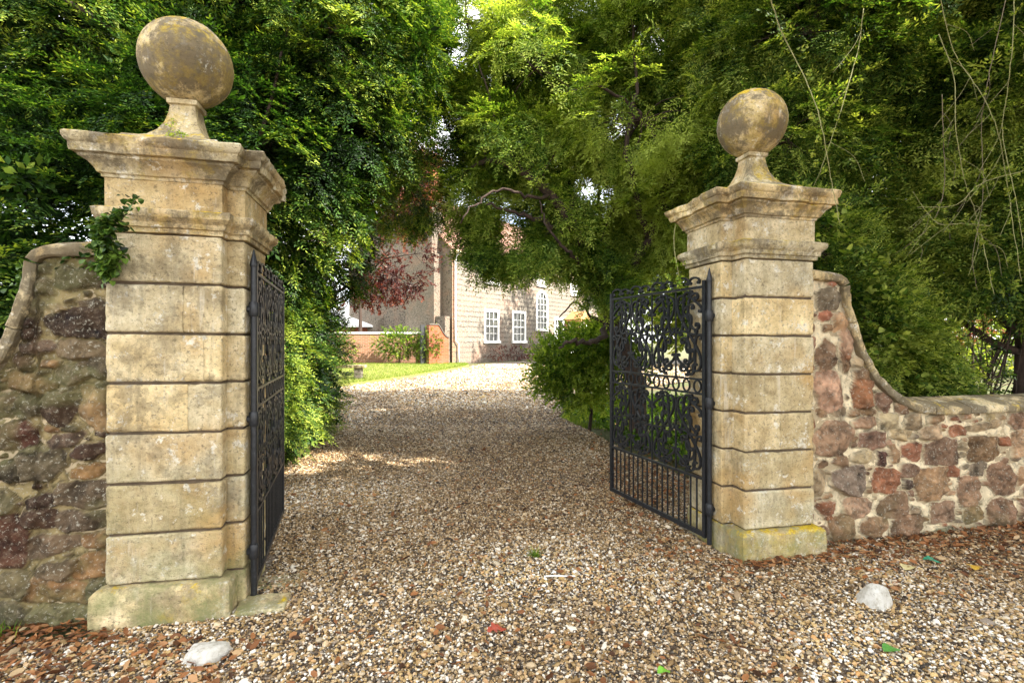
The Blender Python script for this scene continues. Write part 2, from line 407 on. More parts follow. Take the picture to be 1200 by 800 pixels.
# ------------------------------------------------------------------ rubble walls
CLS = {'p': (.225,.135,.078), 'pk': (.33,.20,.12), 'r': (.25,.105,.055), 'dr': (.09,.042,.03), 'b': (.22,.135,.070), 'g': (.155,.118,.082),
       't': (.33,.245,.14), 'gr': (.15,.14,.08), 'db': (.060,.038,.027), 'gg': (.115,.105,.065), 'y': (.36,.29,.17)}
def wall(name, P0, dirv, L, prof, px_stones, zoomf, res, label, mort, seed, dark, tdens):
    """P0 foot of wall face next to the pillar; dirv unit direction along wall; outward normal = -V"""
    dirv = np.array(dirv); root = empty(name, P0, 0, label=label, cat='stone wall', group='rubble stone walls beside the gate pillars')
    pt = np.array([p[0] for p in prof]); pz = np.array([p[1] for p in prof])
    top = lambda t: np.interp(t, pt, pz)
    st = []
    for (cx, cy, hw, hh, c) in px_stones:
        x, y = zoomf(cx, cy); sx, sy = zoomf(1, 1, True)
        k = (x - 600) / 600
        t = (k * P0[1] - P0[0]) / (dirv[0] - k * dirv[1])
        D = P0[1] + dirv[1] * t; z = EYE - (y - 400) / 600 * D
        st.append([t, z, hw * sx * D / 600 * (1.15 if not dark else 1.10), hh * sy * D / 600 * (1.15 if not dark else 1.08), c])
    def fits(t, z, a, b, slack=.84 if dark else .88):
        for s in st:
            if abs(s[0]-t) < (s[2]+a)*slack and abs(s[1]-z) < (s[3]+b)*slack: return False
        return True
    rr = random.Random(seed)
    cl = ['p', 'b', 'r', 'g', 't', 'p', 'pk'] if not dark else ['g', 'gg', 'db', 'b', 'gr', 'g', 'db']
    for (a0, a1, tries) in ((.10, .15, int(500*L)), (.06, .10, int(800*L)), (.035, .06, int(1200*L)), (.018, .032, int(450*L))):
        for _ in range(tries):
            a = rr.uniform(a0, a1); b = a * rr.uniform(.45, .85)
            t = rr.uniform(-.05, L); z = rr.uniform(0.0, 2.1)
            if z + b > top(t) - .005: continue
            if fits(t, z, a, b): st.append([t, z, a, b, rr.choice(cl)])
    nt_ = int(L / res) + 1; nz = int(2.1 / res) + 1
    T = np.linspace(0, L, nt_); S = np.linspace(0, 1, nz)
    TT, SS = np.meshgrid(T, S, indexing='ij'); ZZ = -.12 + (top(TT) + .12) * SS
    P = np.stack([TT.ravel(), ZZ.ravel(), np.zeros(TT.size)], 1)
    wx = TT.ravel() + .024 * fbm(P, 8, 3, seed) + .009 * fbm(P, 32, 3, seed+21); wz = ZZ.ravel() + .024 * fbm(P, 8, 3, seed + 50) + .009 * fbm(P, 32, 3, seed+71)
    H = np.zeros(len(P)); C = np.zeros((len(P), 3)); best = np.full(len(P), -9.0)
    mor = np.array(mort)
    for i, (t, z, a, b, c) in enumerate(st):
        m = np.where((abs(wx - t) < a * 1.25) & (abs(wz - z) < b * 1.25))[0]
        if not len(m): continue
        an = rr.uniform(-.18, .18); ca, sa = math.cos(an), math.sin(an)
        dx = wx[m] - t; dz = wz[m] - z
        u = (dx * ca + dz * sa) / a; v = (-dx * sa + dz * ca) / b
        p = rr.uniform(3.2, 8)
        q = (abs(u)**p + abs(v)**p) ** (1/p)
        # facets cut corners
        for _ in range(4):
            fa = rr.uniform(0, 2*PI); q = np.maximum(q, (u*math.cos(fa) + v*math.sin(fa)) / rr.uniform(.82, 1.12))
        e = (1 - q) * min(a, b)
        up = e > best[m]
        mm = m[up]; best[mm] = e[up]; ee = e[up]
        prot = rr.uniform(.028, .062) * min(1, .45 + min(a, b) * 8)
        tilt = (rr.uniform(-.14, .14) * (u[up]*a) + rr.uniform(-.14, .14) * (v[up]*b))
        pp = P[mm]
        fac = fbm(pp + i, 11, 3, seed + i) ; ridg = 1 - abs(fbm(pp + i * 3, 6, 3, seed + i)) * 2
        hgt = np.clip(ee / .012, 0, 1) ** .6 * prot
        for _f in range(5):
            fa = rr.uniform(0, 2*PI); pl_ = prot * rr.uniform(.8, 1.5) - (u[up]*a*math.cos(fa) + v[up]*b*math.sin(fa)) * rr.uniform(.15, .75)
            hgt = np.where(ee > 0, np.minimum(hgt, np.maximum(pl_, .006)), hgt)
        hgt = hgt + (.014 * fac + .013 * ridg + .007 * fbm(pp, 45, 3, seed + 2)) * np.clip(ee / .015, 0, 1)
        H[mm] = np.where(ee > 0, hgt, H[mm])
        base = np.array(CLS[c]) * rr.uniform(.75, 1.3) * np.array([1, rr.uniform(.93, 1.05), rr.uniform(.88, 1.08)])
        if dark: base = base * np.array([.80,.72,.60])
        base = base[None] * (1 + .75 * fac[:, None] + .5 * fbm(pp + i, 38, 3, seed)[:, None]) 
        w = np.clip(ee / .006, 0, 1)[:, None]
        C[mm] = np.where((ee > 0)[:, None], base * w + mor * (1 - w), C[mm])
    no = best <= 0
    mfb = fbm(P, 18, 4, seed + 77)
    C = np.clip(C, .01, .9); C[no] = mor[None] * (1 + .40 * mfb[no])[:, None]
    cre = np.clip(1 - np.abs(best + .004) / .005, 0, 1) * np.clip(fbm(P, 7, 3, seed + 31) * 2.2 + .75, 0, 1); C *= (1 - .72 * cre)[:, None]
    H[no] = 0
    H -= .010 * cre
    H = H + .014 * mfb + .012 * fbm(P, 3, 2, seed + 3)
    zz = P[:, 1]
    # green-brown dirt splash near the soil, patches of moss (own shapes)
    mo = np.clip((.42 - zz) / .42, 0, 1) * np.clip(fbm(P, 5, 4, seed + 9) * 1.8 + .4, 0, 1) * (.6 if dark else .5)
    C = C * (1 - mo[:, None]) + np.array([.13,.135,.06]) * mo[:, None]
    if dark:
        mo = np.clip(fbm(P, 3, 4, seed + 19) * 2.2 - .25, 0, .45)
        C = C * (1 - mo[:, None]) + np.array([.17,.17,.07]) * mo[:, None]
    out = -V
    XYZ = TT.ravel()[:, None] * dirv[None] + np.array([0, 0, 1.0])[None] * ZZ.ravel()[:, None] + out[None] * H[:, None]
    idx = np.arange(nt_ * nz).reshape(nt_, nz)
    F = np.stack([idx[:-1,:-1], idx[1:,:-1], idx[1:,1:], idx[:-1,1:]], -1).reshape(-1, 4)
    if dirv[0] < 0: F = F[:, ::-1]
    nmesh('stonework', XYZ, F, M_rubble, root, smooth=True, attrs={'col': ('POINT', C)})
    # core behind
    mb = MB(); tt = np.unique(np.concatenate([np.linspace(0, L, 40), pt[pt < L]]))
    for i in range(len(tt) - 1):
        q = []
        for t in (tt[i], tt[i+1]):
            for dd in (.006, .42):
                for z in (-.1, float(top(t)) - .004):
                    q.append(dirv * t + V * dd + np.array([0, 0, z]))
        mb.add(q, [(0,1,5,4), (2,6,7,3), (1,3,7,5)] + ([(0,2,3,1)] if i == 0 else []) + ([(4,5,7,6)] if i == len(tt)-2 else []))
    mb.build('wall_core', M_core, root)
    # coping stones along the curve
    tt = np.linspace(0, L, 900); zz = top(tt)
    arc = np.concatenate([[0], np.cumsum(np.hypot(np.diff(tt), np.diff(zz)))])
    tot = arc[-1]; s = -.02; k = 0; cuts = [(.37, 1)]
    lens = []
    s = 0
    while s < tot - .1:
        l = .37 if k == 0 else rr.uniform(.30, .42) if s < 1.9 else rr.uniform(.45, .6)
        lens.append((s, min(s + l, tot))); s += l; k += 1
    tang = lambda q: np.array([np.interp(q+.02, arc, tt) - np.interp(q-.02, arc, tt), np.interp(q+.02, arc, zz) - np.interp(q-.02, arc, zz)])
    for (a, b) in lens:
        qs = np.linspace(a + .004, b - .004, max(6, int((b-a)/.02)))
        sec = [(-.052, -.050), (-.062, -.040), (-.064, -.004), (-.056, .010), (.02, .038), (.10, .058), (.20, .070), (.215, .070), (.32, .052), (.44, .015), (.455, -.035), (.445, -.05)]
        rows = []
        jit = rr.uniform(-.006, .006)
        for q in qs:
            tg = tang(q); tg /= np.linalg.norm(tg) + 1e-9; nn = np.array([-tg[1], tg[0]])
            c = np.array([np.interp(q, arc, tt), np.interp(q, arc, zz)])
            steep = min(1, abs(tg[1]) * 1.3)
            rows.append([[*(c + nn * (h * (1 - .45*steep if h > 0 else 1) + jit + .045)), d] for d, h in sec])
        Pn = np.array(rows); sh = Pn.shape; Pf = Pn.reshape(-1, 3)
        nz1 = fbm(Pf + seed, 8, 4, seed + 4) * .007 + np.minimum(0, fbm(Pf + seed, 22, 3, seed + 6) * .012)
        Pf = Pf + np.stack([np.zeros(len(Pf)), nz1, -nz1 * (Pf[:, 2] < 0)], 1)
        X3 = Pf[:, :1] * dirv[None] + Pf[:, 1:2] * np.array([[0, 0, 1.0]]) + Pf[:, 2:3] * V[None]
        K = len(sec); nq = len(qs)
        F = [[i*K+j, i*K+(j+1) % K, (i+1)*K+(j+1) % K, (i+1)*K+j] for i in range(nq-1) for j in range(K)]
        mb = MB(); mb.add(X3, [tuple(f) for f in F] + [tuple(range(K))[::-1], tuple((nq-1)*K + j for j in range(K))])
        mb.build('coping_stone', M_cope, root, smooth=True, sharp=40)
    return root
def zR(cx, cy, size=False):
    return (1/2.107, 1/2.107) if size else (900 + cx/2.107, 300 + cy/2.107)
SR = [(150,108,32,25,'g'),(172,160,17,24,'pk'),(140,245,27,38,'p'),(188,243,12,10,'r'),(148,335,40,48,'pk'),(187,272,13,14,'p'),(220,258,18,12,'t'),(228,290,22,14,'p'),
 (225,338,29,33,'r'),(280,360,20,25,'p'),(325,370,15,15,'p'),(172,385,18,12,'t'),(205,385,14,10,'p'),(242,384,27,10,'p'),(130,388,16,12,'p'),(235,412,33,14,'p'),(295,407,28,20,'y'),
 (355,405,25,18,'t'),(155,450,50,38,'pk'),(255,455,38,24,'p'),(325,438,27,14,'t'),(398,433,28,16,'t'),(350,482,27,21,'r'),(308,487,13,19,'pk'),(278,500,13,17,'dr'),(232,498,28,13,'t'),
 (172,503,24,12,'b'),(198,553,46,35,'g'),(290,553,37,30,'r'),(348,528,30,17,'p'),(400,562,48,38,'b'),(425,485,46,32,'p'),(452,528,20,14,'r'),(515,525,26,18,'g'),(528,472,52,30,'b'),
 (615,462,22,30,'pk'),(575,547,41,36,'b'),(490,578,37,35,'pk'),(305,618,42,30,'b'),(220,620,38,24,'pk'),(425,632,38,26,'p'),(500,637,24,20,'b'),(568,632,38,40,'p'),(625,625,15,30,'p'),
 (180,672,34,34,'p'),(258,670,36,27,'pk'),(340,668,45,30,'p'),(140,620,30,14,'r'),(425,685,38,14,'gr'),(500,683,28,13,'gr'),(125,560,18,30,'t'),(465,430,22,14,'r'),(530,418,60,10,'t'),(620,545,12,22,'p'),
 (190,210,16,30,'pk'),(340,565,9,14,'db')]
def zL1(cx, cy, size=False):
    return (1/3.078, 1/3.078) if size else (cx/3.078, 280 + cy/3.078)
SL = [(310,145,85,42,'db'),(290,300,95,52,'db'),(345,238,55,22,'g'),(150,385,62,24,'g'),(305,400,80,38,'g'),(90,440,35,28,'db'),(185,445,30,15,'b'),(115,515,75,33,'b'),(275,485,65,38,'g'),
 (368,465,38,38,'gg'),(380,525,22,12,'db'),(225,610,68,56,'db'),(100,605,42,45,'gg'),(348,615,46,80,'t'),(15,600,30,40,'g'),(60,705,68,56,'dr'),(240,725,60,28,'g'),(330,765,62,24,'db'),(130,770,50,24,'gr'),
 (215,258,34,24,'y')]
def conv(l, k, oy):   # second zoom expressed in first zoom units
    f = 3.078 / k
    return [(cx*f, (cy/k + oy - 280) * 3.078, hw*f, hh*f, c) for (cx, cy, hw, hh, c) in l]
SL += conv([(35,95,38,38,'gg'),(150,75,66,52,'gg'),(310,85,60,26,'b'),(290,170,85,48,'g'),(145,190,45,26,'db'),(130,250,55,38,'db'),(280,252,80,33,'g'),(50,325,50,85,'dr'),(180,332,80,33,'g'),
 (330,320,42,26,'p'),(320,402,58,38,'b'),(200,412,62,30,'g'),(60,470,48,46,'gg'),(200,488,88,44,'b'),(200,568,98,30,'gr'),(335,480,46,36,'gg'),(45,560,48,36,'gg')], 2.857, 520)
M_core = plain('mortar_core', (.40,.32,.20), .95, .15, 6)
M_cope = limestone('coping_stone_mat', .5, .5, .12, 2.2)
profR = [(-.01, 2.10), (.30, 2.075), (.352, 2.05), (.36, 1.98), (.372, 1.88), (.434, 1.70), (.507, 1.51), (.585, 1.39), (.662, 1.28), (.78, 1.18), (.903, 1.10), (1.0, 1.05), (1.11, 1.02), (1.3, 1.005), (1.6, 1.0), (6, 1.0)]
PR = RB + U * .597 + V * .13; PR = np.array([PR[0], PR[1], 0.0])
wall('stone_wall', PR, U, 7.5, profR, SR, zR, .0075, 'pink and brown rubble wall with pale mortar sweeping down to low coping', (.76,.64,.43), 21, False, 1)
PL = LA - U * .597 + V * .09; PL = np.array([PL[0], PL[1], 0.0])
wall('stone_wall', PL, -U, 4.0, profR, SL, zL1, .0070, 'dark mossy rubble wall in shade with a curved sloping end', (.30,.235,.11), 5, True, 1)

# ------------------------------------------------------------------ wrought iron gates
def scroll(A, B, kind='S', turns=1.05, flip=1, n=70):
    s = np.linspace(-1, 1, n); p = 3
    Kc = turns * 2 * PI * (p + 1)
    kap = Kc * np.sign(s) * abs(s)**p if kind == 'S' else Kc * abs(s)**p + 1.2
    th = np.concatenate([[0], np.cumsum((kap[1:] + kap[:-1]) / 2 * np.diff(s))])
    x = np.concatenate([[0], np.cumsum(np.cos((th[1:]+th[:-1])/2) * np.diff(s))]); y = np.concatenate([[0], np.cumsum(np.sin((th[1:]+th[:-1])/2) * np.diff(s))])
    y *= flip
    a = np.array([x[0], y[0]]); b = np.array([x[-1], y[-1]]); A = np.array(A); B = np.array(B)
    za = complex(*(b - a)); zb = complex(*(B - A)); k = zb / za
    z = (x - a[0] + 1j * (y - a[1])) * k
    return np.stack([A[0] + z.real, A[1] + z.imag], 1)
def gate(P, dirv, w, label, brack):
    ang = math.atan2(dirv[1], dirv[0])
    root = empty('iron_gate', P, ang, label=label, cat='gate', group='pair of wrought iron gates standing open')
    def ribbon(name, pts2, r=.007, th=.010):
        # flat bar following pts (x,z): section 2r wide in plane, th deep
        pts2 = np.asarray(pts2); T = np.gradient(pts2, axis=0); T /= np.linalg.norm(T, axis=1)[:, None] + 1e-9
        Nn = np.stack([-T[:, 1], T[:, 0]], 1); m = len(pts2); vs = []
        for i in range(m):
            for a, b in ((-r, -th), (r, -th), (r, th), (-r, th)):
                vs.append((pts2[i][0] + Nn[i][0]*a, b, pts2[i][1] + Nn[i][1]*a))
        fs = [[i*4+k, i*4+(k+1) % 4, (i+1)*4+(k+1) % 4, (i+1)*4+k] for i in range(m-1) for k in range(4)]
        mb = MB(); mb.add(vs, fs + [(3,2,1,0), ((m-1)*4, (m-1)*4+1, (m-1)*4+2, (m-1)*4+3)])
        return mb.build(name, M_iron, root)
    def bar(name, a, b):
        mb = MB(); mb.box(a, b); return mb.build(name, M_iron, root)
    z0, zt = .085, 2.03
    # hinge post with pointed tip, cast collars
    mb = MB(); mb.tube([(0,0,.03),(0,0,.5),(0,0,1.2),(0,0,2.06)], .019, 10); mb.tube([(0,0,2.06),(0,0,2.075),(0,0,2.10),(0,0,2.17)], [.020,.024,.019,.003], 10)
    mb.build('hinge_post', M_iron, root, True, 40)
    for z in (.30, 1.12, 1.80):
        mb = MB(); mb.tube([(0,0,z-.045),(0,0,z-.035),(0,0,z+.035),(0,0,z+.045)], [.024,.029,.029,.024], 12)
        q = np.array(brack); mb.tube([(0,0,z), tuple(q*.06) + (z,), tuple(q*.13) + (z,)], [.022,.020,.02], 8)
        mb.build('hinge_collar', M_iron, root, True, 40)
    bar('stile', (.035, -.014, z0-.02), (.067, .014, zt+.05))
    bar('stile', (w-.035, -.014, z0-.02), (w, .014, zt+.06))
    for z, h in ((z0, .018), (.52, .009), (1.185, .008), (1.30, .008), (zt, .010)):
        bar('rail', (.067, -.011, z-h), (w-.035, .011, z+h))
    n = 17; xs = np.linspace(.067, w-.035, n+2)[1:-1]
    for i, x in enumerate(xs):
        bar('picket', (x-.0055, -.0055, z0+.017), (x+.0055, .0055, .512))
    W0, W1 = .067, w-.035; nc = 4; cw = (W1-W0)/nc
    for i in range(1, nc):
        x = W0 + i*cw
        bar('upright', (x-.006, -.006, .53), (x+.006, .006, 1.176)); bar('upright', (x-.006, -.006, 1.309), (x+.006, .006, zt-.011))
    for (a, b) in ((.53, 1.177), (1.308, zt-.01)):
        h = b - a
        for i in range(nc):
            x0 = W0 + i*cw; f = 1 if i % 2 == 0 else -1
            X = (lambda u: x0 + cw*u) if f > 0 else (lambda u: x0 + cw*(1-u))
            for (A, B, k, fl, tn) in (((.22,.14),(.80,.88),'S',1,1.05), ((.74,.10),(.70,.42),'C',-1,.95), ((.28,.92),(.24,.58),'C',-1,.95), ((.50,.32),(.52,.68),'S',-1,.9), ((.88,.56),(.55,.93),'S',1,.85), ((.12,.44),(.45,.08),'S',1,.85), ((.80,.50),(.25,.52),'S',-1,1.1), ((.12,.76),(.40,.96),'S',1,.8), ((.88,.24),(.60,.04),'S',1,.8), ((.35,.30),(.62,.18),'C',1,.9), ((.66,.72),(.38,.80),'C',1,.9)):
                pts = scroll((X(A[0]), a+h*A[1]), (X(B[0]), a+h*B[1]), k, tn, fl*f)
                pts[:, 0] = np.clip(pts[:, 0], W0, W1); pts[:, 1] = np.clip(pts[:, 1], a, b)
                ribbon('scroll', pts, .0078, .010)
    t = np.linspace(0, 2*PI, 22)
    for i in range(10):
        cx = W0 + (i+.5)*(W1-W0)/10
        ribbon('ring', np.stack([cx + .040*np.cos(t), 1.2425 + .047*np.sin(t)], 1), .005, .007)
    for i in range(nc):     # cresting above the top rail
        x0 = W0 + i*cw
        for A, B, fl in (((x0+.05, zt+.045), (x0+cw*.46, zt+.045), -1), ((x0+cw*.56, zt+.045), (x0+cw*.96, zt+.045), -1)):
            ribbon('crest_scroll', scroll(A, B, 'C', 1.0, fl), .007, .009)
    return root
hl = LA + U*(.095+.038) + V*(.10+.055); hl = np.array([hl[0], hl[1], 0.0])
fl_ = np.array([-2.06, 4.60, 0.0]); dl = fl_ - hl; wl = np.linalg.norm(dl); dl /= wl
a = math.atan2(dl[1], dl[0]); br = (math.cos(GA + PI - a), math.sin(GA + PI - a))
gate(hl, dl, min(wl, 1.5), 'black wrought iron gate leaf nearly edge-on, hung on the nearer pillar', br)
hr = RB - U*(.088+.038) + V*(.15+.10); hr = np.array([hr[0], hr[1], 0.0])
fr_ = np.array([1.02, 5.28, 0.0]); dr = fr_ - hr; wr = np.linalg.norm(dr); dr /= wr
a = math.atan2(dr[1], dr[0]); br = (math.cos(GA - a), math.sin(GA - a))
gate(hr, dr, wr, 'black wrought iron gate leaf showing its scrollwork, hung on the farther pillar', br)

# ------------------------------------------------------------------ ground
def gravel_mat():
    m, nt, b, _ = M_new('gravel'); n = N(nt); co = obj_co(n)
    v = n.vor(co, 55); v2 = n.vor(co, 90)
    sep = n('SeparateColor'); n.l(v.outputs['Color'], sep.inputs[0])
    c = n.ramp(sep.outputs[0], [(0, (.06,.045,.03)), (.25, (.22,.155,.09)), (.5, (.36,.28,.19)), (.7, (.28,.27,.25)), (.88, (.54,.48,.40)), (1, (.66,.63,.58))])
    c = n.mix(n.ramp(v.outputs['Distance'], [(.25, 0), (.6, .85)]), c, (.05,.035,.022))
    c = n.mix(n.ramp(n.noise(co, .9, 5, .6), [(.45, 0), (.7, .45)]), c, (.17,.09,.045))
    n.l(c, b.inputs['Base Color']); b.inputs['Roughness'].default_value = .85
    h = n.math('ADD', n.math('MULTIPLY', n.ramp(v.outputs['Distance'], [(0, 1), (.7, 0)]), 1.0), n.math('MULTIPLY', n.noise(co, 3, 4), .6))
    n.l(n.bump(h, 1.0, .012), b.inputs['Normal']); return m
def grass_mat(name, c0, c1, c2, dirt):
    m, nt, b, _ = M_new(name); n = N(nt); co = obj_co(n)
    c = n.ramp(n.noise(co, 40, 6, .75), [(.3, c0), (.5, c1), (.7, c2)])
    c = n.mix(n.ramp(n.noise(co, 1.2, 5, .6), [(.5, 0), (.62, dirt)]), c, (.13,.075,.04))
    n.l(c, b.inputs['Base Color']); b.inputs['Roughness'].default_value = .9
    n.l(n.bump(n.noise(co, 60, 5, .8), 1, .03), b.inputs['Normal']); return m
YS = np.unique(np.concatenate([np.linspace(-60, 0, 9), np.arange(0, 30.01, .5), np.linspace(32, 400, 20)]))
def sheet(name, fl, fr, ys, off, mat, nx=12, kind='structure'):
    P = []; 
    for y in ys:
        a, b = fl(y), fr(y)
        for s in np.linspace(0, 1, nx): P.append((a + (b-a)*s, y, float(gh(y)) + off))
    idx = np.arange(len(P)).reshape(len(ys), nx)
    F = np.stack([idx[:-1,:-1], idx[:-1,1:], idx[1:,1:], idx[1:,:-1]], -1).reshape(-1, 4)
    o = nmesh(name, np.array(P), F, mat, None); o['kind'] = kind; return o
sheet('ground', lambda y: -400, lambda y: 400, YS, -.03, grass_mat('earth', (.05,.05,.02), (.09,.10,.03), (.14,.17,.05), .8), 40)
de_l = [(-60,-60), (2.7,-60), (3.3,-2.3), (5,-2.7), (10,-3.8), (13.5,-9.5), (15.5,-5.2), (19,-3.3), (23,-1.9), (25.6,-1.5), (27,-.6), (31,2.8)]
de_r = [(-60,60), (3.9,60), (4.4,2.3), (5.5,2.2), (7,1.75), (9,1.35), (10.5,.95), (12.5,1.5), (15,3.5), (19,8), (24,14), (31,20)]
iv = lambda l: (lambda y: float(np.interp(y, [p[0] for p in l], [p[1] for p in l])))
# left edge: a smooth bay round the hedge end
de_l = [(-60,-60), (2.6,-60), (2.75,-2.2), (3.4,-2.25), (5,-2.6), (9,-3.7), (11,-6.0), (12.6,-8.5), (13.6,-9.2), (14.2,-7.5), (15.5,-5.3), (17,-4.3), (19,-3.3), (21,-2.55), (23,-1.95), (25.6,-1.5), (27,-.9), (31,1.9)]
ysd = np.unique(np.concatenate([np.linspace(-60, 0, 9), np.arange(0, 31.01, .25)]))
M_gravel = gravel_mat()
sheet('gravel_drive', iv(de_l), iv(de_r), ysd, 0.0, M_gravel, 60)
# lawn with a cut edge
M_lawn = grass_mat('lawn_grass', (.09,.12,.02), (.22,.23,.035), (.40,.36,.12), .5)
lawn_r = [(13.7,-9.4), (14.2,-7.7), (15.5,-5.5), (17,-4.5), (19,-3.5), (21,-2.75), (23,-2.15), (24.3,-2.05), (25.6,-2.4)]
ysl = np.arange(13.75, 25.6, .25)
P = []; nx = 14
for y in ysl:
    a, b = -22.0, iv(lawn_r)(y)
    for s in np.linspace(0, 1, nx): P.append((a+(b-a)*s, y, float(gh(y)) + .05))
    P.append((b + .03, y, float(gh(y)) - .02))
idx = np.arange(len(P)).reshape(len(ysl), nx+1)
F = np.stack([idx[:-1,:-1], idx[:-1,1:], idx[1:,1:], idx[1:,:-1]], -1).reshape(-1, 4)
o = nmesh('lawn', np.array(P), F, M_lawn); o['kind'] = 'structure'

# gravel stones (uncountable): points with an instanced pebble
def pebbles():
    pts = []
    def band(y0, y1, n):
        y = rng.uniform(y0, y1, n)
        xl = np.maximum(np.array([iv(de_l)(a) for a in y]), -1.06*y - 2.2); xr = np.minimum(np.array([iv(de_r)(a) for a in y]), 1.06*y + 2.2)
        # equal density: rejection on width
        w = xr - xl; k = rng.uniform(0, w.max(), n) < w
        x = xl[k] + rng.uniform(0, 1, k.sum()) * w[k]
        pts.append(np.stack([x, y[k]], 1))
    band(1.2, 3.6, 190000); band(3.6, 5.6, 170000); band(5.6, 9.5, 115000); band(9.5, 15, 70000); band(15, 25.5, 60000)
    XY = np.vstack(pts); n = len(XY)
    # keep clear of pillars and walls
    rel = XY - PR[:2]; dn = rel @ V[:2]; du = rel @ U[:2]; 
    k1 = ~((dn > -.01) & (dn < .75) & (du > -.72)); rel = XY - PL[:2]; dn = rel @ V[:2]; du = rel @ U[:2]; k2 = ~((dn > -.01) & (dn < .75) & (du < .72))
    XY = XY[k1 & k2]; n = len(XY)
    far = np.clip(XY[:, 1] / 6, 1, 2.6)
    s = rng.lognormal(math.log(.0057), .38, n) * far
    big = rng.random(n) < .02; s[big] *= 1.5
    z = gh(XY[:, 1]) + .002 + rng.uniform(0, .010, n)
    me = bpy.data.meshes.new('gravel_stones'); me.vertices.add(n)
    me.vertices.foreach_set('co', np.stack([XY[:, 0], XY[:, 1], z], 1).astype(np.float32).ravel())
    def at(nm, ty, arr, key):
        a = me.attributes.new(nm, ty, 'POINT'); a.data.foreach_set(key, arr.astype(np.float32).ravel())
    at('scl', 'FLOAT_VECTOR', np.stack([s*rng.uniform(.9,1.5,n), s*rng.uniform(.7,1.1,n), s*rng.uniform(.45,.8,n)], 1), 'vector')
    at('rot', 'FLOAT_VECTOR', np.stack([rng.normal(0,.35,n), rng.normal(0,.35,n), rng.uniform(0,6.28,n)], 1), 'vector')
    P3 = np.stack([XY[:, 0], XY[:, 1], np.zeros(n)], 1)
    t = rng.random(n); brown = np.clip(fbm(P3, .55, 3, 4) * 1.3 - .08 + .25*np.clip(XY[:,0]-.2,0,1) + .9*np.clip((XY[:,1]-3.4)/2,0,1) * np.clip((14-XY[:,1])/4,0,1), 0, 1)
    at('tint', 'FLOAT', t, 'value'); at('brown', 'FLOAT', brown, 'value')
    o = link('gravel_stones', me); tag(o, 'loose tan, white and brown pea gravel covering the drive', 'gravel', kind='stuff')
    m, nt, b, _ = M_new('pebble'); nn = N(nt)
    a = nn('Attribute', attribute_name='tint', attribute_type='INSTANCER'); br_ = nn('Attribute', attribute_name='brown', attribute_type='INSTANCER')
    c = nn.ramp(a.outputs['Fac'], [(0, (.018,.012,.008)), (.14, (.085,.052,.025)), (.28, (.36,.22,.075)), (.48, (.60,.43,.19)), (.56, (.17,.16,.155)), (.66, (.66,.56,.38)), (.77, (.52,.27,.09)), (.85, (.74,.69,.59)), (1, (.78,.76,.72))])
    c2 = nn.ramp(a.outputs['Fac'], [(0, (.016,.009,.005)), (.3, (.10,.055,.022)), (.6, (.25,.145,.055)), (.8, (.40,.28,.14)), (1, (.60,.51,.38))])
    c = nn.mix(br_.outputs['Fac'], c, c2)
    nn.l(c, b.inputs['Base Color']); b.inputs['Roughness'].default_value = .65
    ng = bpy.data.node_groups.new('scatter_pebbles', 'GeometryNodeTree')
    ng.interface.new_socket('Geometry', in_out='INPUT', socket_type='NodeSocketGeometry'); ng.interface.new_socket('Geometry', in_out='OUTPUT', socket_type='NodeSocketGeometry')
    gi = ng.nodes.new('NodeGroupInput'); go = ng.nodes.new('NodeGroupOutput')
    ico = ng.nodes.new('GeometryNodeMeshIcoSphere'); ico.inputs['Radius'].default_value = 1; ico.inputs['Subdivisions'].default_value = 2
    sm = ng.nodes.new('GeometryNodeSetMaterial'); sm.inputs['Material'].default_value = m
    sp = ng.nodes.new('GeometryNodeSetPosition'); nz = ng.nodes.new('ShaderNodeTexNoise'); nz.inputs['Scale'].default_value = 1.1
    vm = ng.nodes.new('ShaderNodeVectorMath'); vm.operation = 'MULTIPLY_ADD'; vm.inputs[1].default_value = (.9,.9,.9); vm.inputs[2].default_value = (-.45,-.45,-.45)
    iop = ng.nodes.new('GeometryNodeInstanceOnPoints')
    def na(nm):
        a = ng.nodes.new('GeometryNodeInputNamedAttribute'); a.data_type = 'FLOAT_VECTOR'; a.inputs['Name'].default_value = nm; return a.outputs[0]
    L = ng.links.new
    L(ico.outputs[0], sp.inputs['Geometry']); L(nz.outputs['Color'], vm.inputs[0]); L(vm.outputs[0], sp.inputs['Offset'])
    L(sp.outputs[0], sm.inputs['Geometry']); L(sm.outputs[0], iop.inputs['Instance']); L(gi.outputs[0], iop.inputs['Points'])
    e2r = ng.nodes.new('FunctionNodeEulerToRotation'); L(na('rot'), e2r.inputs[0]); L(e2r.outputs[0], iop.inputs['Rotation']); L(na('scl'), iop.inputs['Scale'])
    L(iop.outputs[0], go.inputs[0])
    md = o.modifiers.new('scatter', 'NODES'); md.node_group = ng
pebbles()

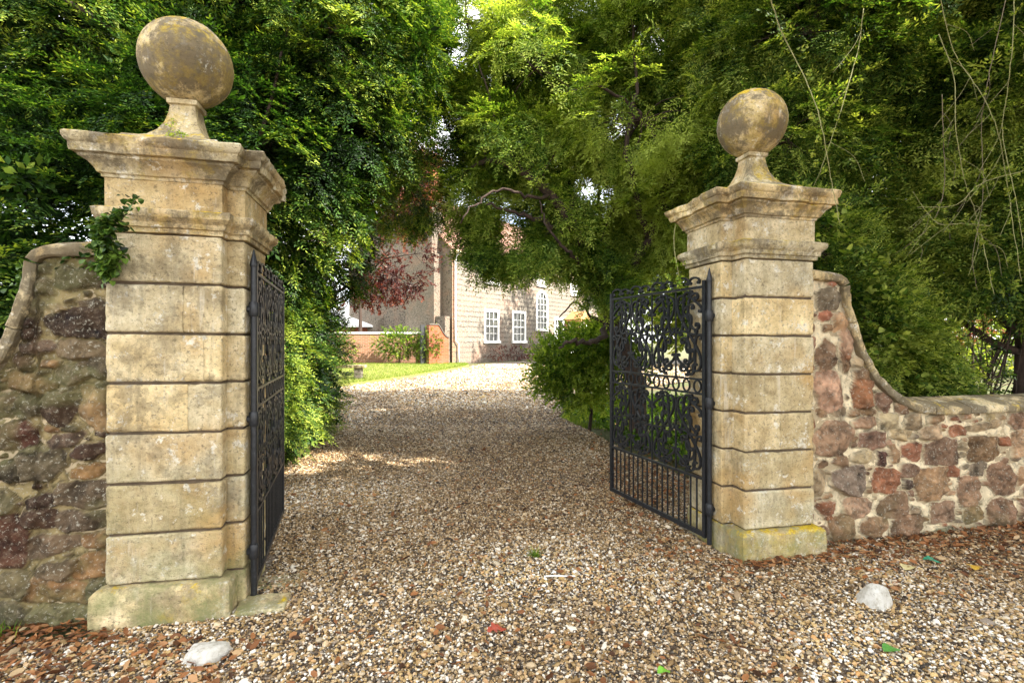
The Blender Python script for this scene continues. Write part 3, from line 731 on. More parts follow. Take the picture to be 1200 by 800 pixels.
# ------------------------------------------------------------------ foliage engine
def rhomb(base, d, side, L, w, lift=0.0):
    """one leaf as a quad"""
    m = base + d * L * .5
    return [base, m + side * w/2, base + d * L + np.array([0, 0, lift]), m - side * w/2]
def yew_spray(rs, L=.24, nl=.030, nw=.0085, ns=9, per=6, flat=.25):
    V_ = []; tip = []
    def shoot(o, d, length, cnt, tt):
        side = np.cross(d, [0, 0, 1.0]); side /= np.linalg.norm(side) + 1e-9
        for i in range(cnt):
            f = (i + .6) / cnt
            p = o + d * length * f + np.array([0, 0, -.35 * length * f * f * tt])
            for sg in (-1, 1):
                dd = d * .62 + side * sg * .78 + np.array([0, 0, rs.uniform(-flat, flat)]); dd /= np.linalg.norm(dd)
                up = np.array([rs.uniform(-.5,.5), rs.uniform(-.5,.5), 1.0]); s2 = np.cross(dd, up); s2 /= np.linalg.norm(s2)
                l = nl * rs.uniform(.75, 1.15) * (1 - .35 * f)
                V_.append(rhomb(p, dd, s2, l, nw)); tip.append(f * .5 + .5 * tt)
        p = o + d * length + np.array([0, 0, -.35 * length * tt]); s2 = np.cross(d, [0, .2, 1.0]); s2 /= np.linalg.norm(s2)
        V_.append(rhomb(p, d, s2, nl, nw)); tip.append(.5 + .5 * tt)
    ax = np.array([1.0, 0, 0])
    for k in range(ns):
        f = (k + .5) / ns; sg = 1 if k % 2 else -1
        an = rs.uniform(.65, 1.0) * sg; o = ax * L * f * .85 + np.array([0, 0, -.25 * L * f * f])
        d = np.array([math.cos(an), math.sin(an), rs.uniform(-.3, .2)]); d /= np.linalg.norm(d)
        shoot(o, d, L * .5 * (1.15 - f), max(2, int(per * (1.2 - f))), f)
    shoot(ax * L * .7 + np.array([0, 0, -.14 * L]), ax, L * .35, per // 2 + 1, 1.0)
    return np.array(V_), np.array(tip)
def broad_clump(rs, L=.22, ll=.07, lw=.035, n=12, up=.2):
    V_ = []; tip = []
    for i in range(n):
        f = (i + .5) / n; p = np.array([L * f, 0, -.1 * L * f]); an = rs.uniform(0, 2*PI) if n > 9 else i * 2.4
        d = np.array([.55, math.cos(an) * .8, math.sin(an) * .55 + up]); d /= np.linalg.norm(d)
        s = np.cross(d, [rs.uniform(-.4,.4), rs.uniform(-.4,.4), 1.0]); s /= np.linalg.norm(s); l = ll * rs.uniform(.7, 1.2)
        nrm = np.cross(s, d)
        # two-quad folded leaf
        b0, t0 = p + d * .01, p + d * l - nrm * l * .12
        for sg in (-1, 1):
            V_.append([b0, p + d * l * .33 + s * sg * lw * .46 + nrm * lw * .12, p + d * l * .72 + s * sg * lw * .34, t0]); tip.append(f)
    return np.array(V_), np.array(tip)
def basis(dirs, roll, droop=0.0):
    X = dirs / (np.linalg.norm(dirs, axis=1)[:, None] + 1e-9)
    Zr = np.tile(np.array([[0, 0, 1.0]]), (len(X), 1)) + roll
    Y = np.cross(Zr, X); Y /= np.linalg.norm(Y, axis=1)[:, None] + 1e-9
    Z = np.cross(X, Y); return np.stack([X, Y, Z], 2)     # columns
def scatter(name, P, D, protos, scale, mat, parent, tintb, jitter=.34, tipw=.3, roll=.45, seed=0):
    rg = np.random.default_rng(seed); K = len(P)
    B = basis(D, rg.normal(0, roll, (K, 3))); sc_ = scale * rg.uniform(.75, 1.25, K)
    which = rg.integers(0, len(protos), K); Vs, Ts = [], []
    for w, (pv, tp) in enumerate(protos):
        m = np.where(which == w)[0]
        if not len(m): continue
        q = np.einsum('kij,nvj->knvi', B[m], pv) * sc_[m][:, None, None, None] + P[m][:, None, None, :]
        t = tintb[m][:, None] + tipw * (tp[None] - .4) + rg.normal(0, jitter * .5, (len(m), len(tp)))
        Vs.append(q.reshape(-1, 3)); Ts.append(t.reshape(-1))
    Vt = np.vstack(Vs); F = np.arange(len(Vt)).reshape(-1, 4); T = np.clip(np.concatenate(Ts), 0, 1)
    return nmesh(name, Vt, F, mat, parent, attrs={'tint': ('FACE', T)})
def blob_points(blobs, n, seed, shell=(.72, 1.06), gap=.0, gf=.9, zmin=.1, clip=None, front=9):
    """blobs: (cx,cy,cz,rx,ry,rz,weight).  points near blob surfaces, not deep in others"""
    rg = np.random.default_rng(seed); B = np.array([b[:6] for b in blobs]); w = np.array([b[6] if len(b) > 6 else b[3]*b[5]+b[4]*b[5] for b in blobs]); w = w / w.sum()
    out, nor = [], []; tot = 0
    while tot < n:
        m = n * 2; i = rg.choice(len(B), m, p=w); d = rg.normal(size=(m, 3)); d /= np.linalg.norm(d, axis=1)[:, None]
        r = rg.uniform(*shell, m) ** .8; lump = 1 + .16 * fbm(d * B[i, 3:6] + B[i, :3], 1.1, 3, seed)
        P = B[i, :3] + d * B[i, 3:6] * (r * lump)[:, None]
        keep = P[:, 2] > zmin
        for b in B:
            q = (((P - b[:3]) / b[3:6]) ** 2).sum(1); keep &= q > shell[0]**2 * .72
        if gap: keep &= fbm(P, gf, 3, seed + 3) > gap - .6
        if clip is not None: keep &= clip(P)
        keep &= d[:, 1] < front
        nn = d / B[i, 3:6]; nn /= np.linalg.norm(nn, axis=1)[:, None]
        out.append(P[keep]); nor.append(nn[keep]); tot += keep.sum()
        if keep.sum() < m * .01: break
    return np.vstack(out)[:n], np.vstack(nor)[:n]
def tints(P, seed, base=.38, amp=.35, f=1.3):
    return base + amp * fbm(P, f, 3, seed) + .12 * np.random.default_rng(seed).normal(size=len(P))
def limbs(mb, start, ends, r0, seed, sag=.1, wig=.12):
    rs = random.Random(seed)
    for e in ends:
        s = np.array(start, float); e = np.array(e, float); L = np.linalg.norm(e - s); pts = [s]
        for k in range(1, 5):
            f = k / 5; p = s + (e - s) * f + np.array([rs.uniform(-1, 1), rs.uniform(-1, 1), rs.uniform(-.5, 1)]) * wig * L * .35; pts.append(p)
        pts.append(e); C = spline(pts, 4); mb.tube(C, np.linspace(r0, r0 * .18, len(C)), 6)
def twig_net(mb, hubs, P, n, r, seed):
    """thin twigs from nearest hub to sampled foliage points"""
    rs = np.random.default_rng(seed); H = np.array(hubs); idx = rs.choice(len(P), min(n, len(P)), replace=False)
    for i in idx:
        p = P[i]; d = np.linalg.norm(H - p, axis=1); h = H[np.argmin(d)]
        mid = (h + p) / 2 + rs.normal(0, .07 * np.linalg.norm(p - h), 3) + np.array([0, 0, .06 * np.linalg.norm(p-h)])
        C = spline([h, mid, p], 4); mb.tube(C, np.linspace(r, r * .25, len(C)), 4, False)

rs = random.Random(3)
YP = [yew_spray(rs, L=.25, nl=.037, nw=.0105) for _ in range(7)]
YPB = [yew_spray(rs, L=.36, nl=.06, nw=.022, ns=8, per=4) for _ in range(6)]
INN = [yew_spray(rs, L=.5, nl=.13, nw=.05, ns=7, per=3) for _ in range(4)]
BP = [broad_clump(rs) for _ in range(6)]
IP = [broad_clump(rs, L=.14, ll=.055, lw=.048, n=7) for _ in range(6)]
FP = [broad_clump(rs, L=.5, ll=.13, lw=.08, n=14) for _ in range(5)]

# left yew: dense mass beyond the left wall, overhanging the drive
def left_yew():
    t = empty('yew_tree', (-5.2, 8.0, 0), 0, label='huge dense dark green yew filling the left side behind the nearer pillar', cat='tree', group='yew trees around the gateway')
    O = np.array([-5.2, 8.0, 0])
    bl = [(-3.6,6.6,1.3, .95,1.9,1.6), (-3.95,8.6,1.2, .95,1.4,1.6), (-3.2,6.2,3.6, 1.25,1.7,1.5), (-3.75,8.3,3.5, 1.35,1.6,1.5), (-4.6,5.6,2.2, 1.4,1.3,2.4), (-6.6,5.9,2.4, 1.8,1.4,2.6), (-8.8,6.2,3, 1.8,1.6,3),
          (-2.6,6.4,5.4, 1.7,1.7,1.5), (-2.35,8.2,5.8, 1.2,1.6,1.6), (-4.6,6.2,5.0, 1.7,1.6,1.7), (-6.8,6.0,5.4, 1.9,1.6,2.0), (-3.4,6.6,7.4, 2.2,2.0,1.8), (-6.2,7,7.8, 2.4,2.2,1.9), (-2.1,7.6,7.6,1.1,1.6,1.4), (-8.8,6.5,7, 2,2,2)]
    hang = [(-1.35,7.6,4.3,.5,.9,.9), (-2.15,6.0,4.4,.7,.8,.9), (-2.3,9.2,4.3,.55,1.0,.6)]
    bl += [(-6.3,5.2,1.9,.9,.7,.9), (-5.4,4.9,1.6,.8,.6,1.0), (-11.5,7,4.5,2.2,1.8,4.6), (-9.5,8,1.8,2,1.5,2)]
    P, Nn = blob_points(bl, 12000, 6, (.4, .88), front=.5)
    scatter('inner_foliage', P - O, Nn + rng.normal(0, .4, P.shape), INN, .8, M_yewL, t, tints(P, 4, .22, .3), tipw=.2, seed=14)  # darker inner leaves: the crown's depth shade is put into their tint
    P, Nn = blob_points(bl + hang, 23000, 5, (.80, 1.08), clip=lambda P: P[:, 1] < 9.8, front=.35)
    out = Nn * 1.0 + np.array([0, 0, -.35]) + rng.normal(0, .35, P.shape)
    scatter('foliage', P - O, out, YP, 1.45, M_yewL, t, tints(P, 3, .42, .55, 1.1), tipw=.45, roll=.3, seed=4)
    mb = MB(); tr = spline([(0,0,-.1), (.1,-.2,1.2), (-.1,.1,2.6), (.3,-.1,4.5), (.2,.2,6.5), (.1,0,8)], 6); mb.tube(tr, np.linspace(.30, .06, len(tr)), 10)
    ends = [np.array(b[:3]) - O for b in bl]
    for z in (1.2, 2.6, 4.2, 5.6): limbs(mb, (0.1, 0, z), [e for e in ends if abs(e[2] - z - .6) < 1.6][:7], .10, int(z*10))
    for (a, b, c, d) in ((W(175,60,4.9), W(110,20,4.7), W(60,-10,4.6), .03), (W(345,180,5.6), W(330,90,5.3), W(345,0,5.1), .028), (W(305,160,5.2), W(320,110,5.1), W(330,60,5.0), .022), (W(490,90,6.6), W(470,140,6.6), W(450,200,6.5), .022)):
        C = spline([a - O, b - O, c - O], 6); mb.tube(C, np.linspace(d, d*.5, len(C)), 6)
    twig_net(mb, ends, P - O, 500, .012, 3)
    mb.build('trunk', M_bark, t, True)
left_yew()

# right yew: open spreading crown over the drive, trunk behind the gate
def right_yew():
    O = np.array([1.95, 8.1, 0.0])
    t = empty('yew_tree', O, 0, label='leaning yew with dark bare limbs arching over the drive', cat='tree', group='yew trees around the gateway')
    bl = [(.3,7.2,4.4,.85,1.0,.55), (-.45,7.6,3.75,.45,.8,.55), (.45,7.0,3.35,.65,.7,.45), (.9,7.3,4.9,1.3,1.2,.7), (.25,7.4,5.6,.9,1.2,.7), (1.6,7.4,5.9,1.5,1.3,.8), (2.5,7.6,4.7,1.3,1.2,.8), (2.2,7.2,3.4,.8,.8,.5),
          (3.2,7.4,3.6,1.0,1.1,.8), (3.6,7.5,5.6,1.4,1.3,1.0), (.7,7.8,6.9,1.7,1.4,.8), (2.6,7.6,7.0,1.8,1.5,.9), (1.25,7.2,3.0,.6,.6,.35), (-.25,8.6,4.8,.7,1.0,.7), (.3,6.6,5.1,.8,.8,.5), (1.7,6.7,4.5,1.0,.7,.6), (-.3,7.6,6.3,.6,.8,.8), (-.75,8.2,6.75,.5,.6,.75), (-.45,7.5,5.4,.35,.5,.6), (-.35,7.5,4.75,.28,.4,.4), (1.0,7.6,2.75,.5,.4,.4), (.75,7.5,3.3,.45,.5,.4), (1.5,7.6,3.6,.6,.5,.5), (-.1,7.3,3.05,.5,.5,.32), (.45,7.2,2.95,.5,.5,.35), (.9,7.4,3.0,.5,.5,.4), (-.15,7.4,3.1,.4,.5,.35), (.25,7.2,2.9,.35,.5,.3), (1.2,7.8,3.6,.7,.6,.55), (1.7,8.0,3.1,.6,.6,.45), (1.6,7.4,2.5,.5,.4,.3)]
    P, Nn = blob_points(bl, 10800, 9, (.15, 1.18), gap=.68, gf=2.2)
    out = Nn * .8 + np.array([-.25, -.1, -.55]) + rng.normal(0, .45, P.shape)
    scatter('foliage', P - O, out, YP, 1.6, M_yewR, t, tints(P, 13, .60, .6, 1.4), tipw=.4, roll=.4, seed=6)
    mb = MB(); T = lambda px, py, D: W(px, py, D - .65 * min(1, max(0, (8 - D) / .5))) - O
    main = spline([(0.05,0,-.1), (.02,0,.9), T(738,430,8.05), T(718,375,8), T(697,332,7.8), T(682,295,7.6), T(670,262,7.4), T(645,228,7.3), T(610,200,7.2), T(575,188,7.3), T(545,200,7.5)], 5)
    mb.tube(main, np.interp(np.linspace(0,1,len(main)), [0,.35,.7,1], [.15,.11,.065,.02]), 10)
    for pts, r in (([T(680,290,7.6), T(650,268,7.5), T(622,255,7.4), T(600,247,7.3), T(570,240,7.2)], .045),
                   ([T(690,318,7.7), T(672,300,7.4), T(655,285,7.2), T(640,265,7.1), T(632,235,7.1)], .03),
                   ([T(672,265,7.4), T(668,225,7.6), T(662,180,7.8), T(650,120,7.9), T(640,40,8), T(636,-40,8)], .05),
                   ([T(720,380,8), T(735,330,7.9), T(760,280,7.7), T(790,200,7.6), T(815,120,7.6), T(835,30,7.6), T(840,-60,7.6)], .085),
                   ([T(760,280,7.7), T(745,230,7.5), T(735,170,7.3), T(745,110,7.3), T(740,20,7.3)], .05),
                   ([T(716,375,8), T(705,395,7.8), T(690,402,7.6), T(670,400,7.4), T(655,408,7.3)], .05),
                   ([T(722,385,8), T(706,380,8.2), T(690,366,8.4), T(672,355,8.5), T(655,372,8.6)], .035),
                   ([T(645,228,7.3), T(620,232,7.1), T(590,222,6.9), T(560,235,6.8), T(540,262,6.8)], .025),
                   ([T(610,200,7.2), T(590,160,7.3), T(575,120,7.4), T(560,60,7.5)], .03),
                   ([T(700,340,7.8), T(720,290,8), T(700,240,8.2), T(710,170,8.4), T(700,90,8.4)], .04),
                   ([T(790,200,7.6), T(760,150,7.4), T(735,120,7.2), T(700,100,7.0), T(660,110,6.9)], .035)):
        C = spline(pts, 5); C[1:-1] += rng.normal(0, .02, C[1:-1].shape); mb.tube(C, np.linspace(r, r*.3, len(C)), 7)
    hubs = [np.array(b[:3]) - O for b in bl] + list(main[20:])
    twig_net(mb, hubs, P - O, 900, .010, 5)
    mb.build('trunk', M_bark, t, True)
right_yew()

# conifers and undergrowth behind the right wall
def crown(name, label, cat, group, O, bl, n, protos, scale, mat, seed, shell=(.6,1.08), gap=0, base=.4, amp=.45, droop=-.3, trunk=.14, th=3.0, bk=None, nt_=250, tipw=.35, clip=None, tilt=(0,0), gf=.9):
    O = np.array(O, float); t = empty(name, O, 0, label=label, cat=cat, group=group)
    P, Nn = blob_points(bl, n, seed, shell, gap=gap, gf=gf, clip=clip)
    out = Nn + np.array([0, 0, droop]) + np.random.default_rng(seed).normal(0, .4, P.shape)
    scatter('foliage', P - O, out, protos, scale, mat, t, tints(P, seed, base, amp), tipw=tipw, roll=.4, seed=seed)
    if trunk:
        mb = MB(); C = spline([(0,0,-.1), (.05+tilt[0]*.3, .03, th*.35), (tilt[0]*.6, tilt[1]*.5, th*.7), (tilt[0], tilt[1], th)], 6); mb.tube(C, np.linspace(trunk, trunk*.35, len(C)), 8)
        ends = [np.array(b[:3]) - O for b in bl]
        for k, e in enumerate(ends):
            z = max(.15, min(th, e[2] * .6)); j = min(range(len(C)), key=lambda q: abs(C[q][2] - z)); limbs(mb, C[j], [e], trunk*.42, seed + k)
        twig_net(mb, ends + list(C[3:]), P - O, nt_, max(.006, trunk*.07), seed)
        mb.build('trunk', bk or M_bark, t, True)
    return t
gB = 'dark conifers crowding behind the right wall'
crown('conifer_tree', 'tall dark conifer just behind the low coping, trunk beside the pillar', 'tree', gB, (3.9,6.3,0),
      [(3.5,6.0,5.2,1.3,.9,1.1), (3.2,5.9,3.9,.8,.6,.6), (4.6,6.2,6.2,1.6,1.1,1.2), (4.9,6.2,4.9,1.1,.8,.8), (3.0,6.2,2.5,.5,.5,.5), (3.6,6.6,6.9,2,1.2,1.2), (3.75,6.2,3.1,.55,.5,.5)],
      6500, YP, 1.55, M_conR, 31, (.35,1.08), base=.52, th=5.5, trunk=.15)
crown('conifer_tree', 'broad conifer at the right edge with bright spreading sprays', 'tree', gB, (6.2,6.2,0),
      [(5.6,5.8,4.2,1.0,.9,.9), (5.9,5.7,2.95,1.0,.7,.62), (6.8,5.9,4.6,1.4,1.0,1.3), (6.2,6.0,6.2,1.7,1.2,1.3), (7.3,5.9,2.9,1.1,.9,1.1), (5.0,5.9,3.15,.5,.5,.4), (5.3,5.8,2.45,.6,.5,.35), (6.2,5.6,2.3,.6,.4,.32), (4.6,6.2,2.3,.5,.5,.5)],
      6500, YP, 1.6, M_conR, 32, (.35,1.08), base=.56, th=5.0, trunk=.13)
crown('ivy_bush', 'dark leafy ivy bush rising behind the curved end of the low wall', 'bush', None, (3.9,5.3,0),
      [(3.55,5.2,1.75,.45,.4,.7), (3.2,5.3,2.5,.35,.4,.6), (3.95,5.3,1.35,.42,.4,.65), (4.3,5.4,1.0,.4,.4,.55), (3.1,5.2,1.2,.3,.35,.8)],
      2300, IP[:3] + YP[:4], 1.3, M_conR, 33, (.45,1.1), base=.5, th=1.6, trunk=.04, nt_=120)
crown('conifer_tree', 'shadowy conifer filling the gap beyond the farther pillar', 'tree', gB, (5.0,10.5,0),
      [(4.2,9.6,3.6,1.2,1.0,1.6), (4.6,9.8,6.2,1.6,1.2,1.6), (6.8,9.6,5.0,1.6,1.2,1.5), (8.8,9.2,4.6,1.6,1.2,2.0), (6.6,9.8,7.6,2.2,1.3,1.4), (9,9.5,7.5,2.2,1.5,1.6), (2.6,9.9,7.6,1.6,1.2,1.3), (5.1,9.9,2.0,.7,.8,1.1)],
      3400, YPB, 1.9, M_conR, 34, (.45,1.08), base=.36, th=5.0, trunk=.18)
# bare tangled shrub in the gap over the low coping
t = empty('bare_shrub', (5.6, 6.3, 0), 0, label='tangle of thin dark bare stems seen over the low coping', cat='shrub')
mb = MB(); r2 = random.Random(5)
for k in range(46):
    a = r2.uniform(0, 2*PI); s0 = np.array([r2.uniform(-.6,.6), r2.uniform(-.3,.3), 0]); e = s0 + np.array([r2.uniform(-1.3,1.3), r2.uniform(-.5,.5), r2.uniform(1.4,2.9)])
    m1 = s0*.6 + e*.4 + np.array([r2.uniform(-.25,.25), r2.uniform(-.2,.2), .1]); C = spline([s0, m1, e], 6); mb.tube(C, np.linspace(r2.uniform(.008,.02), .004, len(C)), 5)
    for q in range(3):
        b = C[r2.randint(3, len(C)-2)]; f = b + np.array([r2.uniform(-.6,.6), r2.uniform(-.3,.3), r2.uniform(-.2,.4)]); mb.tube(spline([b, (b+f)/2 + np.array([0,0,.06]), f], 4), np.linspace(.006, .002, 9), 4)
mb.build('stems', M_bark, t, True)
P = np.array([[r2.uniform(-1.1,1.1), r2.uniform(-.5,.5), r2.uniform(.6,2.6)] for _ in range(330)])
scatter('foliage', P, rng.normal(0, 1, P.shape), IP, .9, M_ivy, t, tints(P, 3, .6, .4), seed=9)

# laurel bush by the drive
crown('laurel_bush', 'rounded leafy green bush beside the drive, partly behind the open gate', 'bush', None, (1.35,9.0,float(gh(9))),
      [(1.15,8.9,1.35,.75,.65,.45), (1.0,8.9,.95,.62,.55,.35), (1.75,9.0,1.25,.6,.6,.55), (.75,8.9,1.15,.4,.45,.28), (1.5,9.0,1.6,.45,.45,.3), (1.2,8.7,.75,.5,.45,.25)],
      2600, BP, .95, M_broad, 41, (.3,1.1), base=.68, amp=.4, droop=.25, th=1.1, trunk=.035, nt_=260)
mb = None
# low ground cover to the right of the drive
gp = []
r3 = np.random.default_rng(8)
x = r3.uniform(1.2, 7.5, 5200); y = r3.uniform(5.2, 12.5, 5200)
k = x > np.array([iv(de_r)(q) for q in y]) + .12
P = np.stack([x[k], y[k], gh(y[k]) + .02 + r3.uniform(0, .12, k.sum())], 1); k = fbm(P, .9, 3, 6) > -.12; P = P[k]
D = r3.normal(0, .6, P.shape); D[:, 2] = .7
o = scatter('ground_cover', P, D, IP, 1.1, M_broad, None, tints(P, 7, .35, .4), seed=5); tag(o, 'low leafy ground cover under the yew right of the drive', 'ground cover', kind='stuff')

# copper beech and its companions beyond the left yew
crown('copper_beech', 'dark purple-red leaved beech between the left yew and the house', 'tree', None, (-7.2,17,float(gh(17))),
      [(-3.7,16.5,3.7,1.0,1.0,.75), (-4.6,16.5,4.6,1.5,1.2,1.1), (-3.1,16.4,4.4,.5,.8,.6), (-4.7,16.3,3.25,1.1,1.0,.6), (-3.1,16.6,7.2,.9,1.1,1.1), (-6.5,16.5,5,1.8,1.4,1.5), (-3.9,16.6,6.6,1.3,1.2,1.2)],
      2600, FP, .62, M_copper, 51, (.2,1.1), gap=.45, base=.5, amp=.5, th=4.5, trunk=.16)
crown('cherry_tree', 'orange-red leaved treetop against the brick chimney', 'tree', None, (-8.2,27.5,float(gh(27.5))),
      [(-4.3,23.2,8.4,.8,.8,1.0), (-4.7,23.4,7.0,.9,.9,.9), (-3.4,23.2,8.0,.35,.4,.35)], 480, FP, .65, M_redleaf, 52, (.2,1.1), base=.5, th=6, trunk=.12, nt_=60)

# trees beyond
gF = 'sunlit trees beyond the gateway'
far = [('sunlit bright green tree seen through the arching yew limbs', (10,24), [(8.2,24,4.2,2.4,1.6,2.6), (12,25,5.2,3,1.8,3.4), (10,25,8.5,4,2,2.6)], 5200),
       ('tall yellow-green tree standing behind the farther pillar', (14.5,26), [(13.5,26,4.5,3.4,1.6,3.6), (17,26,7,3.6,1.8,5), (13.5,27,11,5,2,4)], 4200),
       ('high crowned pale green tree rising above the house end', (6,46), [(2.0,46,17,3.6,2.6,4), (8,46,16,5,2.8,4.6), (4.5,47,23,5,2,4)], 1300),
       ('bushy green tree beyond the right hand conifers', (24,26), [(21,25,6,4,2,5), (26,26,7,4,2.5,5), (31,27,6,4,3,5)], 3600),
       ('leafy tree high over the left side of the drive', (-7.2,12.6), [(-3.6,12.2,8.6,1.2,1.2,1.5), (-4.5,12.2,9.5,2.4,1.6,2.0), (-6.5,12.6,7,2.4,1.8,2.4)], 3200)]
for i, (lab, (x, y), bl, n) in enumerate(far):
    crown('broadleaf_tree', lab, 'tree', gF, (x, y, float(gh(y))), bl, n, FP, 1.5, M_bright, 60 + i, (.3, 1.1), gap=.35, base=.5, amp=.5, th=6, trunk=.2, nt_=120)
crown('broadleaf_tree', 'unseen tree added beside the camera to shade the foreground', 'tree', 'unseen shading tree', (6.5,-2.5,0),
      [(4.4,.3,7.2,3.4,2.4,1.5), (8.0,.6,6.8,3.4,2.8,2.0), (6.3,-3,8,3.6,3,2), (1.4,-.2,7.6,2.2,2.0,1.0), (10.5,1.6,6.6,3.0,2.6,2.4)], 9000, FP, 1.5, M_bright, 81, (.1,1.05), base=.4, th=6, trunk=.28, nt_=60)  # out-of-view crown added to keep sun off the pillars and near gravel

# shrubs along the garden wall, red shrub
for lab, c, r_, mt, nn, pr in (('bright green leafy shrub at the left end of the brick garden wall', (-8.3,24.0,1.2), (.9,.6,1.0), M_broad, 380, FP),
                      ('broad green climber covering the middle of the garden wall', (-5.6,25.2,1.5), (1.15,.35,.75), M_broad, 700, FP),
                      ('yellow-green climber at the right end of the garden wall', (-4.15,25.0,1.5), (.62,.4,.85), M_bright, 480, FP)):
    crown('wall_shrub', lab, 'shrub', 'shrubs against the brick garden wall', (c[0], c[1], float(gh(c[1]))), [(c[0], c[1], c[2], *r_)], nn, pr, .5, mt, int(abs(c[0])*10), (.3,1.05), base=.45, th=.8, trunk=.04, nt_=20)
crown('red_shrub', 'reddish shrub in the sun glimpsed through the stems over the low wall', 'shrub', None, (13.5,15,float(gh(15))),
      [(12.9,14.6,2.1,.6,.5,.3), (14.9,14.8,1.7,.4,.5,.25)], 70, FP, .6, M_redleaf, 91, (.3,1.05), base=.6, th=1.2, trunk=.05, nt_=30)

# ------------------------------------------------------------------ climbers
gV = 'climber stems hanging by the right wall and pillar'
vines = [([(1098,-20),(1118,60),(1150,110),(1168,150),(1178,200),(1185,250),(1197,330)], 4.7, 'longest pale stem slanting down the top right corner'),
 ([(1100,40),(1118,90),(1120,150),(1130,210),(1147,262),(1155,300),(1165,345)], 4.8, 'pale stem curving down to the low coping, left of the bundle'),
 ([(1183,-20),(1165,60),(1155,110),(1150,150),(1152,230),(1140,300),(1145,340)], 4.9, 'brownish stem hanging nearly straight in the middle of the bundle'),
 ([(1190,-20),(1186,60),(1180,110),(1175,160),(1190,230),(1199,290)], 4.6, 'pale stem nearest the right edge of the photo'),
 ([(1104,110),(1105,150),(1107,210),(1100,245),(1085,270),(1060,290),(1045,300)], 5.0, 'brown stem hooking back towards the farther pillar'),
 ([(900,-10),(915,35),(935,75),(955,120),(965,160),(975,215),(984,262)], 3.62, 'thin pale stem dangling in front of the farther pillar cornice'),
 ([(1012,10),(1005,60),(985,130),(965,190),(952,222)], 4.9, 'thin stem behind the ball of the farther pillar, leaning to its cornice'),
 ([(796,250),(790,275),(793,310),(800,335),(806,350)], 4.35, 'leafy bright green tendril hanging over the open gate'),
 ([(1200,200),(1150,215),(1120,240),(1075,243)], 4.8, 'nearly level thin stem crossing the bundle'),
 ([(1160,265),(1130,262),(1100,262),(1082,243),(1070,225)], 4.85, 'arched thin stem below the level one')]
for i, (pl, D, lab) in enumerate(vines):
    pts = [W(x, y, D + .08 * math.sin(k * 1.7 + i)) for k, (x, y) in enumerate(pl)]; O = pts[-1].copy()
    t = empty('climber_stem', O, 0, label=lab, cat='climber', group=gV)
    C = spline(np.array(pts) - O, 7); C += rng.normal(0, .002, C.shape); mb = MB(); mb.tube(C, np.linspace(.0042, .0025, len(C)), 5)
    if i not in (5, 7):
        for q in range(5 if len(C) > 40 else 3):
            b = C[min(len(C)-2, 4 + q*7)]; e = b + np.array([rng.uniform(-.35,.35), .02, rng.uniform(-.5,-.15)]); mb.tube(spline([b, (b+e)/2+np.array([.06,0,.05]), e], 5), .002, 4)
    mb.build('stem', M_vine if i not in (2, 4) else M_barkp, t, True)
    nl = 26 if i == 7 else 16; q = C[rng.integers(len(C)//2 if i == 7 else 2, len(C), nl)] + rng.normal(0, .03, (nl, 3))
    scatter('leaves', q, rng.normal(0, 1, q.shape) + np.array([0, -.3, -.4]), IP[:3], .5, M_bright if i != 7 else M_broad, t, np.full(nl, .75), seed=i)

# ivy on the left pillar
def pillar_ivy():
    base = W(135, 330, 2.86)
    t = empty('ivy', base, 0, label='ivy spilling from the wall top onto the shoulder of the nearer pillar', cat='ivy')
    paths = [[(60,318,2.95),(90,303,2.93),(118,300,2.9),(128,285,2.78),(140,262,2.76),(158,235,2.72)], [(128,320,2.84),(126,300,2.82),(124,275,2.76),(134,258,2.74)], [(40,315,2.95),(30,335,2.95),(25,352,2.93)], [(50,300,2.95),(35,312,2.95),(40,330,2.93)],
             [(130,290,2.82),(134,310,2.84),(128,322,2.84)]]
    mb = MB(); pp = []
    for pl in paths:
        C = spline([W(*p) - base for p in pl], 8); mb.tube(C, .003, 5); pp.append(C)
    mb.build('stem', M_barkp, t, True)
    q = np.vstack(pp); q = np.repeat(q, 2, 0); w = np.repeat(pp[1], 4, 0); w2 = np.repeat(pp[4], 4, 0); q = np.vstack([q, w, w2]); q = q + rng.normal(0, .016, q.shape) * np.array([1, .5, 1])
    iv_ = [broad_clump(random.Random(k), L=.05, ll=.045, lw=.042, n=3) for k in range(5)]
    scatter('leaves', q, rng.normal(0, .6, q.shape) + np.array([0, -.8, .1]), iv_, .85, M_ivy, t, tints(q, 3, .55, .5), seed=8)
    # sprig at the foot of the ball
    b2 = W(205, 160, 3.02)
    t2 = empty('plant_sprig', b2, 0, label='tiny green sprig growing at the foot of the nearer ball', cat='plant')
    mb = MB(); C = spline([W(195,165,3.02)-b2, W(200,150,3.0)-b2, W(203,140,3.0)-b2], 5); mb.tube(C, .002, 4); C2 = spline([W(200,160,3.0)-b2, W(212,155,3.0)-b2, W(216,160,2.98)-b2], 5); mb.tube(C2, .002, 4); mb.build('stem', M_vine, t2)
    q = np.vstack([C, C2]); scatter('leaves', q, rng.normal(0, 1, q.shape), iv_[:2], .35, M_broad, t2, np.full(len(q), .8), seed=3)
pillar_ivy()

